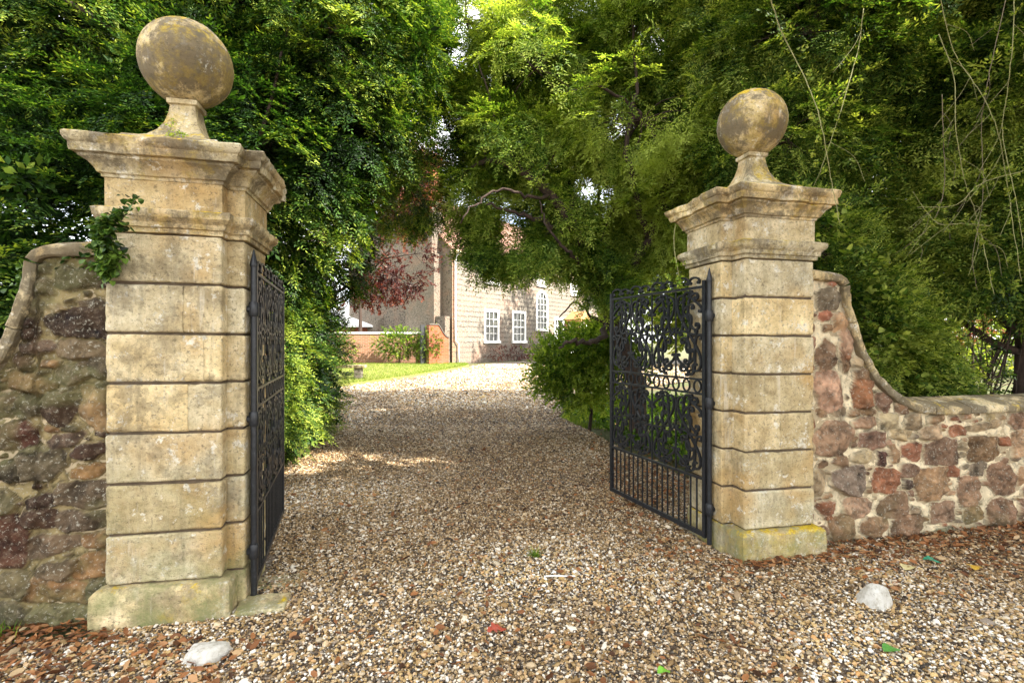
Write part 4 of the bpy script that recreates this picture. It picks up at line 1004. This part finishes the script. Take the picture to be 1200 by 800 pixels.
# ------------------------------------------------------------------ small things on the ground
def rock(name, c, size, rz, mat, seed, label, cat, group=None, cuts=6):
    nu, nv = 40, 24; P = []
    for i in range(nv + 1):
        th = PI * i / nv
        for k in range(nu): P.append((math.sin(th)*math.cos(2*PI*k/nu), math.sin(th)*math.sin(2*PI*k/nu), math.cos(th)))
    P = np.array(P); rg = np.random.default_rng(seed)
    for _ in range(cuts):
        d = rg.normal(size=3); d[2] = abs(d[2]); d /= np.linalg.norm(d); l = rg.uniform(.55, .85); s = P @ d; P = np.where((s > l)[:, None], P - d[None] * (s - l)[:, None] * .9, P)
    P *= (1 + .05 * fbm(P + seed, 3, 3, seed) + .02 * fbm(P, 12, 2, seed))[:, None]; P = P * np.array(size)
    F = [[i*nu+k, (i+1)*nu+k, (i+1)*nu+(k+1) % nu, i*nu+(k+1) % nu] for i in range(nv) for k in range(nu)]
    o = nmesh(name, P, F, mat, None, smooth=True); o.location = c; o.rotation_euler = (0, 0, rz); return tag(o, label, cat, group)
def rockmat():
    m, nt, b, _ = M_new('white_rock'); n = N(nt); co = obj_co(n)
    c = n.ramp(n.noise(co, 25, 8, .75), [(.3, (.26,.23,.17)), (.5, (.50,.48,.43)), (.8, (.62,.61,.58))])
    c = n.mix(n.ramp(n.noise(co, 70, 4, .7, (1,1,1)), [(.62, 0), (.7, .8)]), c, (.10,.09,.07))
    n.l(c, b.inputs['Base Color']); b.inputs['Roughness'].default_value = .9; n.l(n.bump(n.noise(co, 45, 7, .75), .8, .01), b.inputs['Normal']); return m
MR = rockmat()
gp_ = lambda px, py, z=0: (lambda D: ((px-600)/600*D, D, z))((EYE - z) * 600 / (py - 400))
rock('painted_stone', gp_(238, 768, .015), (.125,.085,.075), R(25), MR, 4, 'rough whitish stone lying near the foot of the nearer pillar', 'stone', 'two white marker stones on the gravel')
rock('painted_stone', gp_(1026, 704, .02), (.115,.09,.105), R(-15), MR, 12, 'bright white peaked stone in front of the low right wall', 'stone', 'two white marker stones on the gravel', 8)
def slab(lo, hi, loc, rz, label, seed):
    P, F = rbox_arr(lo, hi, r=.01, step=.025, amp=.004, chip=.03, seed=seed); o = nmesh('paving_slab', P, F, M_limePl, None, smooth=True, weld=True); o.location = loc; o.rotation_euler = (0,0,rz)
    return tag(o, label, 'paving slab', 'paving slabs under the hinge of the near gate')
s1 = LA + U*.20 + V*.045
slab((-.13,-.10,-.04), (.15,.11,.028), tuple(s1), GA, 'mossy grey paving slab touching the plinth of the nearer pillar', 4)
s1 = LA + U*.24 + V*.36
slab((-.16,-.09,-.05), (.16,.10,.010), tuple(s1), GA + .05, 'sunken paving slab beneath the near gate, half covered by gravel', 9)
mb = MB(); C = spline([(-.10,0,.018),(-.03,.004,.02),(.04,-.002,.02),(.11,0,.019)], 4); mb.tube(C, .0055, 7)
o = mb.build('stick', M_white, None, True); o.location = gp_(655, 678); tag(o, 'short straight white stick lying on the gravel mid drive', 'stick')
mb = MB(); C = spline([(-.10,0,.018),(-.03,.015,.022),(.05,.004,.02),(.09,.02,.022)], 4); mb.tube(C, .004, 6)
o = mb.build('twig', M_barkp, None, True); o.location = gp_(510, 708); tag(o, 'thin pale brown twig on the gravel left of the white stick', 'twig')
def one_leaf(px, py, size, col, label, rz, rag=0):
    n = 9; vs = []; L = size
    for i in range(n):
        f = i/(n-1); wv = math.sin(PI*f**.8) * .36 * L * (1 + rag * math.sin(i*2.6)); z = .02 + .012*math.sin(PI*f)
        for s in (-1, 0, 1): vs.append((L*(f-.5), s*wv, z + abs(s)*.008*math.sin(f*5)))
    mb = MB(); mb.add(vs, [(i*3+j, (i+1)*3+j, (i+1)*3+j+1, i*3+j+1) for i in range(n-1) for j in range(2)])
    mm = plain('leaf_' + label.split()[0], col, .5, .15, 30, bump=.1); o = mb.build('fallen_leaf', mm, None, True); o.location = gp_(px, py); o.rotation_euler = (0, 0, rz)
    tag(o, label, 'leaf', 'single fallen leaves that stand out on the gravel')
one_leaf(1045, 766, .10, (.08,.26,.04), 'green leaf lying flat near the bottom right of the gravel', .2)
one_leaf(1092, 660, .11, (.03,.28,.16), 'bluish green leaf on the litter below the right wall', -.5, .25)
one_leaf(1064, 668, .12, (.58,.50,.25), 'cream yellow leaf just above the bright white stone', .7)
one_leaf(582, 742, .11, (.36,.06,.03), 'curled dark red leaf on the gravel left of the drive centre', .3, .5)
one_leaf(778, 792, .07, (.16,.40,.03), 'small bright green leaf at the bottom edge of the gravel', .3)
one_leaf(1142, 668, .10, (.50,.30,.03), 'mustard yellow leaf on the litter toward the right edge', .9, .3)
# fallen leaves along the wall feet
def litter():
    r = np.random.default_rng(77); P = []
    n = 2500; du = r.uniform(-.1, 7.4, n); dn = -np.abs(r.normal(0, .22, n)) - .01; P.append(PR[None, :2] + du[:, None]*U[:2] + dn[:, None]*V[:2])
    n = 600; du = r.uniform(-.1, 4.2, n); dn = -r.uniform(0, .9, n); P.append(PR[None, :2] + du[:, None]*U[:2] + dn[:, None]*V[:2])
    n = 1100; du = -r.uniform(-.1, 2.2, n); dn = -np.abs(r.normal(0, .17, n)) - .01; P.append(PL[None, :2] + du[:, None]*U[:2] + dn[:, None]*V[:2])
    n = 500; P.append(np.stack([-r.uniform(1.3, 3.0, n), r.uniform(2.25, 2.75, n)], 1))
    n = 900; P.append(np.stack([r.uniform(1.0, 2.3, n), r.uniform(3.7, 7, n)], 1))
    n = 1500; P.append(np.stack([r.uniform(1.6, 7, n), r.uniform(5.0, 11, n)], 1))
    n = 1600; y = r.uniform(2.3, 9, n); P.append(np.stack([(r.random(n)**.75 * 1.7 - .75) * y * .6, y], 1))
    n = 160; P.append(RB[None, :2] + r.uniform(-.3, .7, n)[:, None]*U[:2] - (np.abs(r.normal(0, .07, n)) + .06)[:, None]*V[:2])
    XY = np.vstack(P)
    def inside(o, a, b):
        rel = XY - o[:2]; u = rel @ U[:2]; v = rel @ V[:2]; return (u > a) & (u < b) & (v > -.05) & (v < .7)
    XY = XY[~(inside(LA, -.66, .17) | inside(RB, -.17, .66))]
    n = len(XY); L = r.uniform(.028, .065, n); z = gh(XY[:, 1]) + .014 + r.uniform(0, .012, n)
    D = np.stack([np.cos(a := r.uniform(0, 6.28, n)), np.sin(a), r.normal(0, .25, n)], 1); D /= np.linalg.norm(D, axis=1)[:, None]
    B = basis(D, r.normal(0, .45, (n, 3))); Vs = []
    sec = np.array([(0,0,0), (.33,.27,.06), (.33,-.27,.06), (.72,.22,.10), (.72,-.22,.08), (1,0,.02), (.4,0,-.03), (.72,0,.0)])
    loc = sec[None] * L[:, None, None]; loc[:, :, 1] *= r.uniform(.5, 1.1, n)[:, None]
    q = np.einsum('kij,knj->kni', B, loc) + np.stack([XY[:, 0], XY[:, 1], z], 1)[:, None]
    F0 = np.array([(0,6,1,1), (0,2,6,6), (6,7,3,1), (2,4,7,6), (7,5,3,3), (4,5,7,7)])
    tri = np.array([(0,6,1), (0,2,6), (6,7,3), (6,3,1), (2,4,7), (2,7,6), (7,5,3), (4,5,7)])
    F = (np.arange(n)[:, None, None] * 8 + tri[None]).reshape(-1, 3)
    t = np.repeat(np.clip(r.normal(.45, .25, n), 0, 1), 8)
    o = nmesh('leaf_litter', q.reshape(-1, 3), F, M_litter, None, attrs={'tint': ('FACE', t)}); tag(o, 'orange-brown fallen leaves drifted along the wall feet and drive edges', 'fallen leaves', kind='stuff')
litter()
def blades(name, P, h, mat, label, cat, kind=None, seed=0, lean=.5):
    r = np.random.default_rng(seed); n = len(P); a = r.uniform(0, 6.28, n); hh = h * r.uniform(.5, 1.2, n); wv = .0028 * (1 + h*8)
    side = np.stack([np.cos(a), np.sin(a), np.zeros(n)], 1) * wv; tipo = np.stack([r.normal(0, lean, n), r.normal(0, lean, n), np.ones(n)], 1) * hh[:, None]
    q = np.stack([P - side, P + side, P + side*.6 + tipo*np.array([.4,.4,.6]), P - side*.6 + tipo*np.array([.4,.4,.6]), P + tipo], 1)
    F = (np.arange(n)[:, None, None]*5 + np.array([(0,1,2), (0,2,3), (3,2,4)])[None]).reshape(-1, 3)
    o = nmesh(name, q.reshape(-1, 3), F, mat, None, attrs={'tint': ('FACE', np.repeat(r.uniform(.3, .9, n), 3))}); return tag(o, label, cat, kind=kind)
r = np.random.default_rng(3)
P = np.stack([r.normal(-2.98, .10, 500), r.normal(2.74, .05, 500), np.zeros(500)], 1)
blades('grass_tuft', P, .09, M_broad, 'small green grass tuft at the foot of the dark mossy wall', 'grass tuft')
c = gp_(627, 653); P = np.stack([r.normal(c[0], .02, 60), r.normal(c[1], .02, 60), np.full(60, .01)], 1)
blades('weed', P, .05, M_broad, 'tiny green weed growing alone in the middle of the gravel', 'weed', seed=2, lean=1.0)
y = r.uniform(13.9, 25.4, 30000); xr = np.array([iv(lawn_r)(q) for q in y]); x = xr - np.abs(r.uniform(0, 1, 30000))**1.4 * 7
P = np.stack([x, y, gh(y) + .045], 1); blades('lawn_grass', P, .08, M_bright, 'short sunlit grass blades of the lawn', 'grass', 'stuff', 5)
y = r.uniform(9.3, 13.5, 9000); x = np.array([iv(de_r)(q) for q in y]) + r.uniform(.05, 1.6, 9000)
P = np.stack([x, y, gh(y) - .03], 1); blades('verge_grass', P, .10, M_bright, 'bright green grass verge around the foot of the bush', 'grass', 'stuff', 6)

# ------------------------------------------------------------------ the house
def flint(name, lo, mid, hi, band=True, fscale=18):
    m, nt, b, _ = M_new(name); n = N(nt); co = obj_co(n)
    v = n.vor(co, fscale); sep = n('SeparateColor'); n.l(v.outputs['Color'], sep.inputs[0])
    c = n.ramp(sep.outputs[0], [(0, lo), (.5, mid), (1, hi)])
    c = n.mix(n.ramp(v.outputs['Distance'], [(.3, 0), (.6, .8)]), c, hi)
    z = n('SeparateXYZ'); n.l(co, z.inputs[0])
    if band:
        wob = n.math('ADD', z.outputs[2], n.math('MULTIPLY', n.noise(co, 2.5, 3), .10))
        s = n.math('SINE', n.math('MULTIPLY', wob, 2*PI/.27))
        nb = n.noise(co, 7, 6, .75)
        f = n.math('MULTIPLY', n.ramp(s, [(.25, 0), (.75, 1)]), n.ramp(nb, [(.40, 0), (.55, 1)]))
        c = n.mix(n.math('MULTIPLY', f, .95), c, (.075,.06,.05))
        low = n.ramp(z.outputs[2], [(.0, 1), (1.0, 1), (1.01, 0)]); low.node.color_ramp.elements[1].position = .98
        c = n.mix(n.math('MULTIPLY', low, .55), c, (.17,.13,.10))
        c = n.mix(n.ramp(n.noise(co, .8, 4, .6), [(.5, 0), (.68, .45)]), c, (.36,.21,.14))
    else:
        c = n.mix(n.ramp(n.noise(co, 1.6, 5, .6), [(.5, 0), (.66, .45)]), c, (.26,.16,.11))
    n.l(c, b.inputs['Base Color']); b.inputs['Roughness'].default_value = .9
    n.l(n.bump(v.outputs['Distance'], .8, .03), b.inputs['Normal']); return m
def brick(name, c1, c2, mort):
    m, nt, b, _ = M_new(name); n = N(nt); co = obj_co(n)
    mp = n('Mapping'); mp.inputs['Rotation'].default_value = (R(90), 0, 0); n.l(co, mp.inputs[0])
    t = n('TexBrick'); t.inputs['Scale'].default_value = 1; t.inputs['Brick Width'].default_value = .225; t.inputs['Row Height'].default_value = .075; t.inputs['Mortar Size'].default_value = .008
    t.inputs['Color1'].default_value = (*c1, 1); t.inputs['Color2'].default_value = (*c2, 1); t.inputs['Mortar'].default_value = (*mort, 1); n.l(mp.outputs[0], t.inputs['Vector'])
    c = n.mix(n.ramp(n.noise(co, 2.2, 6, .7), [(.45, 0), (.65, .4)]), t.outputs['Color'], (.22,.14,.09))
    n.l(c, b.inputs['Base Color']); b.inputs['Roughness'].default_value = .9; return m
M_flint = flint('flint_bands', (.075,.058,.043), (.165,.138,.105), (.235,.205,.165))
M_flintd = flint('flint_plain', (.045,.035,.027), (.115,.092,.068), (.18,.15,.115), False, 14)
M_brick = brick('garden_brick', (.24,.09,.04), (.30,.14,.07), (.30,.24,.18)); M_brickr = brick('red_brick', (.22,.040,.012), (.28,.065,.018), (.24,.13,.075))
M_roof = plain('clay_tile', (.20,.10,.065), .8, .25, 9, bump=.8, bd=.02)
def glassmat():
    m, nt, b, _ = M_new('window_glass'); n = N(nt); co = obj_co(n)
    n.l(n.ramp(n.noise(co, 2.5, 3), [(.35, (.012,.015,.014)), (.6, (.05,.055,.045)), (.75, (.14,.12,.085))]), b.inputs['Base Color']); b.inputs['Roughness'].default_value = .06; return m
M_glass = glassmat()
HA = math.atan2(.832, .555); HO = np.array([-3.03, 26.0, float(gh(26))])
house = empty('house', HO, HA, label='long flint-banded country house with white sash windows at the end of the drive', cat='house')
# local: x along facade, outward normal is -y
Lh, Hh = 21.0, 5.75; zb = HO[2]
ops = [(2.66,4.13,1.6-zb,3.42-zb), (5.46,7.0,1.6-zb,3.46-zb), (8.22,9.76,2.38-zb,4.95-zb), (10.58,12.0,1.5-zb,3.25-zb), (15.6,17.4,1.6-zb,3.4-zb), (2.9,4.0,4.9-zb,6.0-zb), (8.3,9.4,5.25-zb,6.05-zb), (13.0,14.1,5.0-zb,6.05-zb), (12.6,13.9,.02,3.0-zb)]
def open_wall(name, L, H, ops, dep, mat, parent, z0=-.3):
    xs = sorted({0, L, *[o[0] for o in ops], *[o[1] for o in ops]}); zs = sorted({z0, H, *[o[2] for o in ops], *[o[3] for o in ops]}); mb = MB()
    for i in range(len(xs)-1):
        for j in range(len(zs)-1):
            cx, cz = (xs[i]+xs[i+1])/2, (zs[j]+zs[j+1])/2
            if any(o[0] < cx < o[1] and o[2] < cz < o[3] for o in ops): continue
            mb.add([(xs[i],0,zs[j]), (xs[i+1],0,zs[j]), (xs[i+1],0,zs[j+1]), (xs[i],0,zs[j+1])], [(0,1,2,3)])
    for (a, b, c, d) in ops:
        mb.add([(a,0,c),(a,dep,c),(a,dep,d),(a,0,d)], [(0,1,2,3)]); mb.add([(b,0,c),(b,0,d),(b,dep,d),(b,dep,c)], [(0,1,2,3)])
        mb.add([(a,0,d),(a,dep,d),(b,dep,d),(b,0,d)], [(0,1,2,3)]); mb.add([(a,0,c),(b,0,c),(b,dep,c),(a,dep,c)], [(0,1,2,3)])
    return mb.build(name, mat, parent)
open_wall('front_wall', Lh, Hh, ops, .22, M_flint, house)
def sash(a, b, c, d, nx, nz, arch=False, parent=house, dep=.06):
    fw = .16; mb = MB(); y0, y1 = -.03, dep
    if not arch:
        mb.box((a,y0,c), (a+fw,y1,d)); mb.box((b-fw,y0,c), (b,y1,d)); mb.box((a+fw,y0+.004,d-fw), (b-fw,y1,d)); mb.box((a-.05,-.10,c-.10), (b+.05,y1,c+.05))
        top = d - fw
    else:
        mb.box((a-.05,-.10,c-.10), (b+.05,y1,c+.05)); rr_ = (b-a)/2; cz = d - rr_; mb.box((a,y0,c+.05), (a+fw,y1,cz)); mb.box((b-fw,y0,c+.05), (b,y1,cz)); n = 20; cx = (a+b)/2
        for i in range(n):
            t0, t1 = PI*i/n, PI*(i+1)/n; q = []
            for yy in (y0, y1):
                for (rr2, tt) in ((rr_, t0), (rr_, t1), (rr_-fw, t1), (rr_-fw, t0)): q.append((cx+rr2*math.cos(tt), yy, cz+rr2*math.sin(tt)))
            mb.add(q, [(0,3,2,1), (4,5,6,7), (0,1,5,4), (3,7,6,2)])
        top = d - fw
    f = mb.build('window', M_white, parent)
    mb = MB(); y2 = .03
    X = np.linspace(a+fw, b-fw, nx+1); Z = np.linspace(c+.05, top, nz+1)
    for x in X[1:-1]: mb.box((x-.018,.015,c+.05), (x+.018,.045,top))
    for k, z in enumerate(Z[1:-1]):
        w_ = .035 if k == nz//2-1 else .018; mb.box((a+fw,.012,z-w_), (b-fw,.048,z+w_))
    mb.build('glazing_bars', M_white, f)
    mb = MB(); mb.add([(a+.02,.055,c), (b-.02,.055,c), (b-.02,.055,top+.05), (a+.02,.055,top+.05)], [(0,1,2,3)]); mb.build('pane', M_glass, f)
    if arch:   # stone infill above the arch
        mb = MB(); n = 20
        for i in range(n):
            t0, t1 = PI*i/n, PI*(i+1)/n; x0, x1 = cx+rr_*math.cos(t0), cx+rr_*math.cos(t1); mb.add([(x0,-.002,cz+rr_*math.sin(t0)), (x0,-.002,d+.02), (x1,-.002,d+.02), (x1,-.002,cz+rr_*math.sin(t1))], [(0,1,2,3)])
        mb.build('arch_infill', M_flint, f)
for k, (a, b, c, d) in enumerate(ops[:8]): sash(a, b, c, d, 3, 6 if k == 2 else 4, k == 2)
mb = MB(); a, b, c, d = ops[8]; mb.box((a+.1,.10,c), (b-.1,.16,d-.08)); dr_ = mb.build('front_door', M_white, house); mb = MB(); mb.tube([(b-.3,.06,1.0),(b-.3,.02,1.0)], .03, 8); mb.build('door_handle', M_iron, dr_)
M_wood = plain('porch_timber', (.42,.21,.08), .7, .2, 8)
mb = MB()
for x in (a-.35, b+.2): mb.box((x, -1.0, -.05), (x+.16, -.86, 2.55)); mb.box((x, -.16, -.05), (x+.16, .0-.004, 2.55))
mb.box((a-.45,-1.1,2.55), (b+.45,-.01,2.68)); mb.add([(a-.5,-1.15,2.68), (b+.5,-1.15,2.68), (b+.5,-.01,2.68), (a-.5,-.01,2.68), ((a+b)/2,-1.15,3.3), ((a+b)/2,-.01,3.3)], [(0,1,4),(1,2,5,4),(3,0,4,5),(2,3,5)])
mb.build('porch', M_wood, house)
M_dark = plain('interior_dark', (.03,.027,.025), .9, .1, 4)
Wd = 8.0; apex = 9.6
mb = MB(); mb.add([(0,0,-.3), (0,Wd,-.3), (0,Wd,Hh), (0,Wd/2,apex), (0,0,Hh)], [(4,3,2,1,0)]); mb.add([(Lh,0,-.3), (Lh,Wd,-.3), (Lh,Wd,Hh), (Lh,Wd/2,apex), (Lh,0,Hh)], [(0,1,2,3,4)]); mb.add([(0,Wd,-.3),(Lh,Wd,-.3),(Lh,Wd,Hh),(0,Wd,Hh)], [(0,3,2,1)]); mb.build('gable_wall', M_flintd, house)
mb = MB(); mb.box((.3,.9,-.2), (Lh-.3,1.0,Hh-.1)); mb.build('inner_wall', M_dark, house)
mb = MB(); ov = .25; s_ = (apex-Hh)/(Wd/2)
for (y0, z0, y1, z1) in ((-ov, Hh-ov*s_, Wd/2, apex), (Wd+ov, Hh-ov*s_, Wd/2, apex)):
    mb.add([(-.12,y0,z0+.02), (Lh+.2,y0,z0+.02), (Lh+.2,y1,z1+.02), (-.12,y1,z1+.02), (-.12,y0,z0+.14), (Lh+.2,y0,z0+.14), (Lh+.2,y1,z1+.14), (-.12,y1,z1+.14)], [(0,1,2,3),(7,6,5,4),(0,4,5,1),(1,5,6,2),(3,2,6,7),(0,3,7,4)])
rf = mb.build('roof', M_roof, house)
mb = MB(); mb.box((-.1,-.30,Hh-.22), (Lh+.1,-.004,Hh-.10)); mb.box((-.12,-.36,Hh-.10), (Lh+.12,-.005,Hh)); mb.build('eaves_cornice', plain('eaves_paint', (.62,.50,.30), .6, .1, 5), house)
def stack(x0, y0, x1, y1, z0, z1, m, par):
    mb = MB(); mb.box((x0,y0,z0), (x1,y1,z1)); mb.box((x0-.06,y0-.06,z1-.35), (x1+.06,y1+.06,z1-.15)); mb.box((x0-.1,y0-.1,z1), (x1+.1,y1+.1,z1+.12)); o = mb.build('chimney', m, par)
    mb = MB()
    for k in range(2): cx = x0 + (x1-x0)*(.3+.4*k); cy = (y0+y1)/2; mb.tube([(cx,cy,z1+.1), (cx,cy,z1+.6)], .12, 8)
    mb.build('chimney_pot', M_brickr, o)
stack(-.62, .9, .25, 2.5, 8.3, 10.6, M_brickr, rf)
mb = MB(); mb.box((-.6,.7,-.3), (-.004,2.7,5.6)); mb.box((-.58,.86,5.6), (.22,2.54,8.3)); mb.build('chimney_breast', M_flintd, house)
mb = MB(); mb.tube([(.12,-.30,Hh-.15), (.12,-.10,Hh-.5), (.12,-.10,2.2), (.12,-.10,1.2), (.35,-.12,1.0), (.35,-.12,-.05)], .05, 8); mb.build('downpipe', M_white, house, True)
mb = MB()
for k in range(24): mb.box((-.02,-.012,k*.24-.1), (.30 if k % 2 else .18,-.003,k*.24+.1))
mb.build('corner_quoins', M_brick, house)
# climbing remnant at the base of the facade
crown('wall_shrub', 'sparse brownish shrub trained low along the house base', 'shrub', 'shrubs against the house', tuple(HO + np.array([.555*5,.832*5,0]) + np.array([.5,-.3,0])),
      [(HO[0]+.555*t_+.35, HO[1]+.832*t_-.2, HO[2]+.45, .9, .5, .4) for t_ in (3.4, 5, 6.6, 8.2)], 500, FP, .35, M_copper, 71, (.3,1.05), base=.6, th=.5, trunk=.03, nt_=60)

# garden walls left of the house
def gwall(name, p0, p1, h, th, mat, label, cop=None, cat='wall'):
    p0 = np.array(p0, float); p1 = np.array(p1, float); d = p1 - p0; L = np.linalg.norm(d); a = math.atan2(d[1], d[0]); zb = float(gh((p0[1]+p1[1])/2)) - .1
    root = empty(name, (p0[0], p0[1], zb), a, label=label, cat=cat); mb = MB(); mb.box((0,0,-.1), (L,th,h)); mb.build('brickwork', mat, root)
    if cop: mb = MB(); mb.box((-.03,-.05,h), (L+.03,th+.05,h+.09)); mb.build('coping', cop, root)
    return root
gwall('garden_wall', (-14,25.2), (-4.2,26.4), 1.62, .3, M_brick, 'mellow brick garden wall with white coping behind the lawn', M_white)
gwall('flint_wall', (-4.65,26.5), (-3.35,25.6), 2.5, .35, M_flintd, 'short grey flint wall joining the garden wall to the house', None)
# red brick buttress wall with a swept top
pa, pb = W(503, 425, 24.6), W(526, 425, 25.4)
root = empty('brick_screen', (pa[0], pa[1], float(gh(25)) - .02), math.atan2(pb[1]-pa[1], pb[0]-pa[0]), label='narrow red brick screen wall with a swept top beside the house corner', cat='wall')
L = float(np.hypot(pb[0]-pa[0], pb[1]-pa[1])); xs = np.linspace(0, L, 14); tp = [1.95 if x < L*.48 else 1.95 - .62*math.sin(PI/2*((x-L*.48)/(L*.52))) for x in xs]
def sweptwall(z0f, tpf, y0, y1, nm, mt, par):
    mb = MB()
    for i in range(len(xs)-1):
        q = [(x, y, z) for x, zt, zb_ in ((xs[i], tpf[i], z0f[i]), (xs[i+1], tpf[i+1], z0f[i+1])) for y in (y0, y1) for z in (zb_, zt)]
        mb.add(q, [(0,4,5,1), (2,3,7,6), (1,5,7,3)] + ([(0,1,3,2)] if i == 0 else []) + ([(4,6,7,5)] if i == len(xs)-2 else []))
    mb.build(nm, mt, par)
sweptwall([-.1]*14, tp, 0, .24, 'brickwork', M_brickr, root); sweptwall([z+.001 for z in tp], [z+.07 for z in tp], -.04, .28, 'coping', plain('dark_coping', (.10,.085,.07), .9), root)
mb = MB(); mb.box((-.30,.25,-.1), (-.05,.32,1.95)); o = mb.build('garden_door', plain('dark_door', (.02,.022,.025), .6), root)
# outbuilding beyond the garden wall
ob = empty('outbuilding', (-13.5,29,float(gh(29))), R(6), label='low white-roofed outbuilding with a stone gable seen over the garden wall', cat='outbuilding')
mb = MB(); mb.box((0,0,-.1), (8.0,3,2.0)); mb.build('wall', M_brickr, ob)
mb = MB(); mb.add([(-.2,-.3,1.95),(8.2,-.3,1.95),(8.2,1.5,2.75),(-.2,1.5,2.75),(-.2,-.3,2.05),(8.2,-.3,2.05),(8.2,1.5,2.85),(-.2,1.5,2.85),(8.2,3.3,1.95),(-.2,3.3,1.95),(8.2,3.3,2.05),(-.2,3.3,2.05)], [(0,1,2,3),(7,6,5,4),(0,4,5,1),(3,2,8,9),(6,7,11,10),(8,10,11,9),(0,3,7,4),(1,5,6,2),(2,6,10,8),(3,9,11,7)]); mb.build('roof', M_white, ob)
mb = MB(); mb.add([(5.9,-.9,-.1),(9.2,-.9,-.1),(9.2,-.9,1.9),(7.3,-.9,3.1),(5.9,-.9,2.3),(5.9,-.6,-.1),(9.2,-.6,-.1),(9.2,-.6,1.9),(7.3,-.6,3.1),(5.9,-.6,2.3)], [(0,1,2,3,4),(9,8,7,6,5),(0,5,6,1),(1,6,7,2),(2,7,8,3),(3,8,9,4),(4,9,5,0)]); mb.build('gable', M_flintd, ob)
mb = MB(); mb.box((4.9,.6,2.3), (5.7,1.2,3.35)); mb.build('chimney', M_brickr, ob)
# far boundary hedge and building beyond the right wall
crown('wall_shrub', 'pale green shrub on the sunny grass beyond the bare stems', 'shrub', None, (17, 19, .3), [(15,18.5,1.2,2.2,.8,.9), (19,19,1.5,2.5,.9,1.1), (23,19,1.6,2.5,.9,1.2)], 900, FP, 1.2, M_bright, 93, (.3,1.05), base=.6, th=1, trunk=.05, nt_=20)
# stone bench on the lawn
by = 17.5; bz = float(gh(by)) + .05
t = empty('stone_bench', (-5.55, by, bz), R(4), label='low stone bench standing on the lawn by the left yew', cat='bench')
P_, F_ = rbox_arr((-.95,-.2,.36), (.55,.2,.46), r=.015, step=.06, amp=.004, seed=3); nmesh('seat', P_, F_, M_cope, t, smooth=True, weld=True)
for x in (-.75, .30): P_, F_ = rbox_arr((x-.12,-.16,-.05), (x+.12,.16,.362), r=.012, step=.06, amp=.004, seed=5); nmesh('leg', P_, F_, plain('bench_leg', (.13,.11,.09), .9), t, smooth=True, weld=True)

# ------------------------------------------------------------------ camera, light
cam = bpy.data.cameras.new('Camera'); co = bpy.data.objects.new('Camera', cam); COL.objects.link(co)
co.location = (0, 0, EYE); co.rotation_euler = (R(90), 0, 0); cam.sensor_width = 36; cam.lens = 18.0; cam.clip_start = .05; cam.clip_end = 2000; sc.camera = co
sun_dir = Vector((0.86, -0.38, 0.84)).normalized()     # towards the sun
sl = bpy.data.lights.new('Sun', 'SUN'); so = bpy.data.objects.new('Sun', sl); COL.objects.link(so)
so.rotation_euler = sun_dir.to_track_quat('Z', 'Y').to_euler(); sl.energy = 4.6; sl.angle = R(.55); sl.color = (1, .94, .84)
w = bpy.data.worlds.new('World'); sc.world = w; w.use_nodes = True; nt = w.node_tree; nt.nodes.clear()
out = nt.nodes.new('ShaderNodeOutputWorld'); bg = nt.nodes.new('ShaderNodeBackground'); sky = nt.nodes.new('ShaderNodeTexSky')
sky.sky_type = 'NISHITA'; sky.sun_disc = False; sky.sun_elevation = math.asin(sun_dir.z); sky.sun_rotation = math.atan2(sun_dir.x, sun_dir.y); sky.dust_density = 2.0; sky.ozone_density = 1.0
n = N(nt); tc = n('TexCoord').outputs['Generated']
cl = n.ramp(n.noise(tc, 2.2, 7, .6), [(.36, .2), (.56, 1)])
c = n.mix(n.math('MULTIPLY', cl, .9), sky.outputs[0], (7.5, 7.4, 7.2))
nt.links.new(c, bg.inputs[0]); bg.inputs[1].default_value = .15; nt.links.new(bg.outputs[0], out.inputs[0])
sc.view_settings.view_transform = 'Standard'; sc.view_settings.look = 'None'; sc.view_settings.exposure = 2.05; sc.view_settings.gamma = 1
cy = sc.cycles; cy.use_denoising = True; cy.denoising_prefilter = 'ACCURATE'; cy.max_bounces = 6; cy.diffuse_bounces = 3; cy.glossy_bounces = 2; cy.transmission_bounces = 4; cy.transparent_max_bounces = 4; cy.sample_clamp_indirect = 6; cy.caustics_reflective = False; cy.caustics_refractive = False
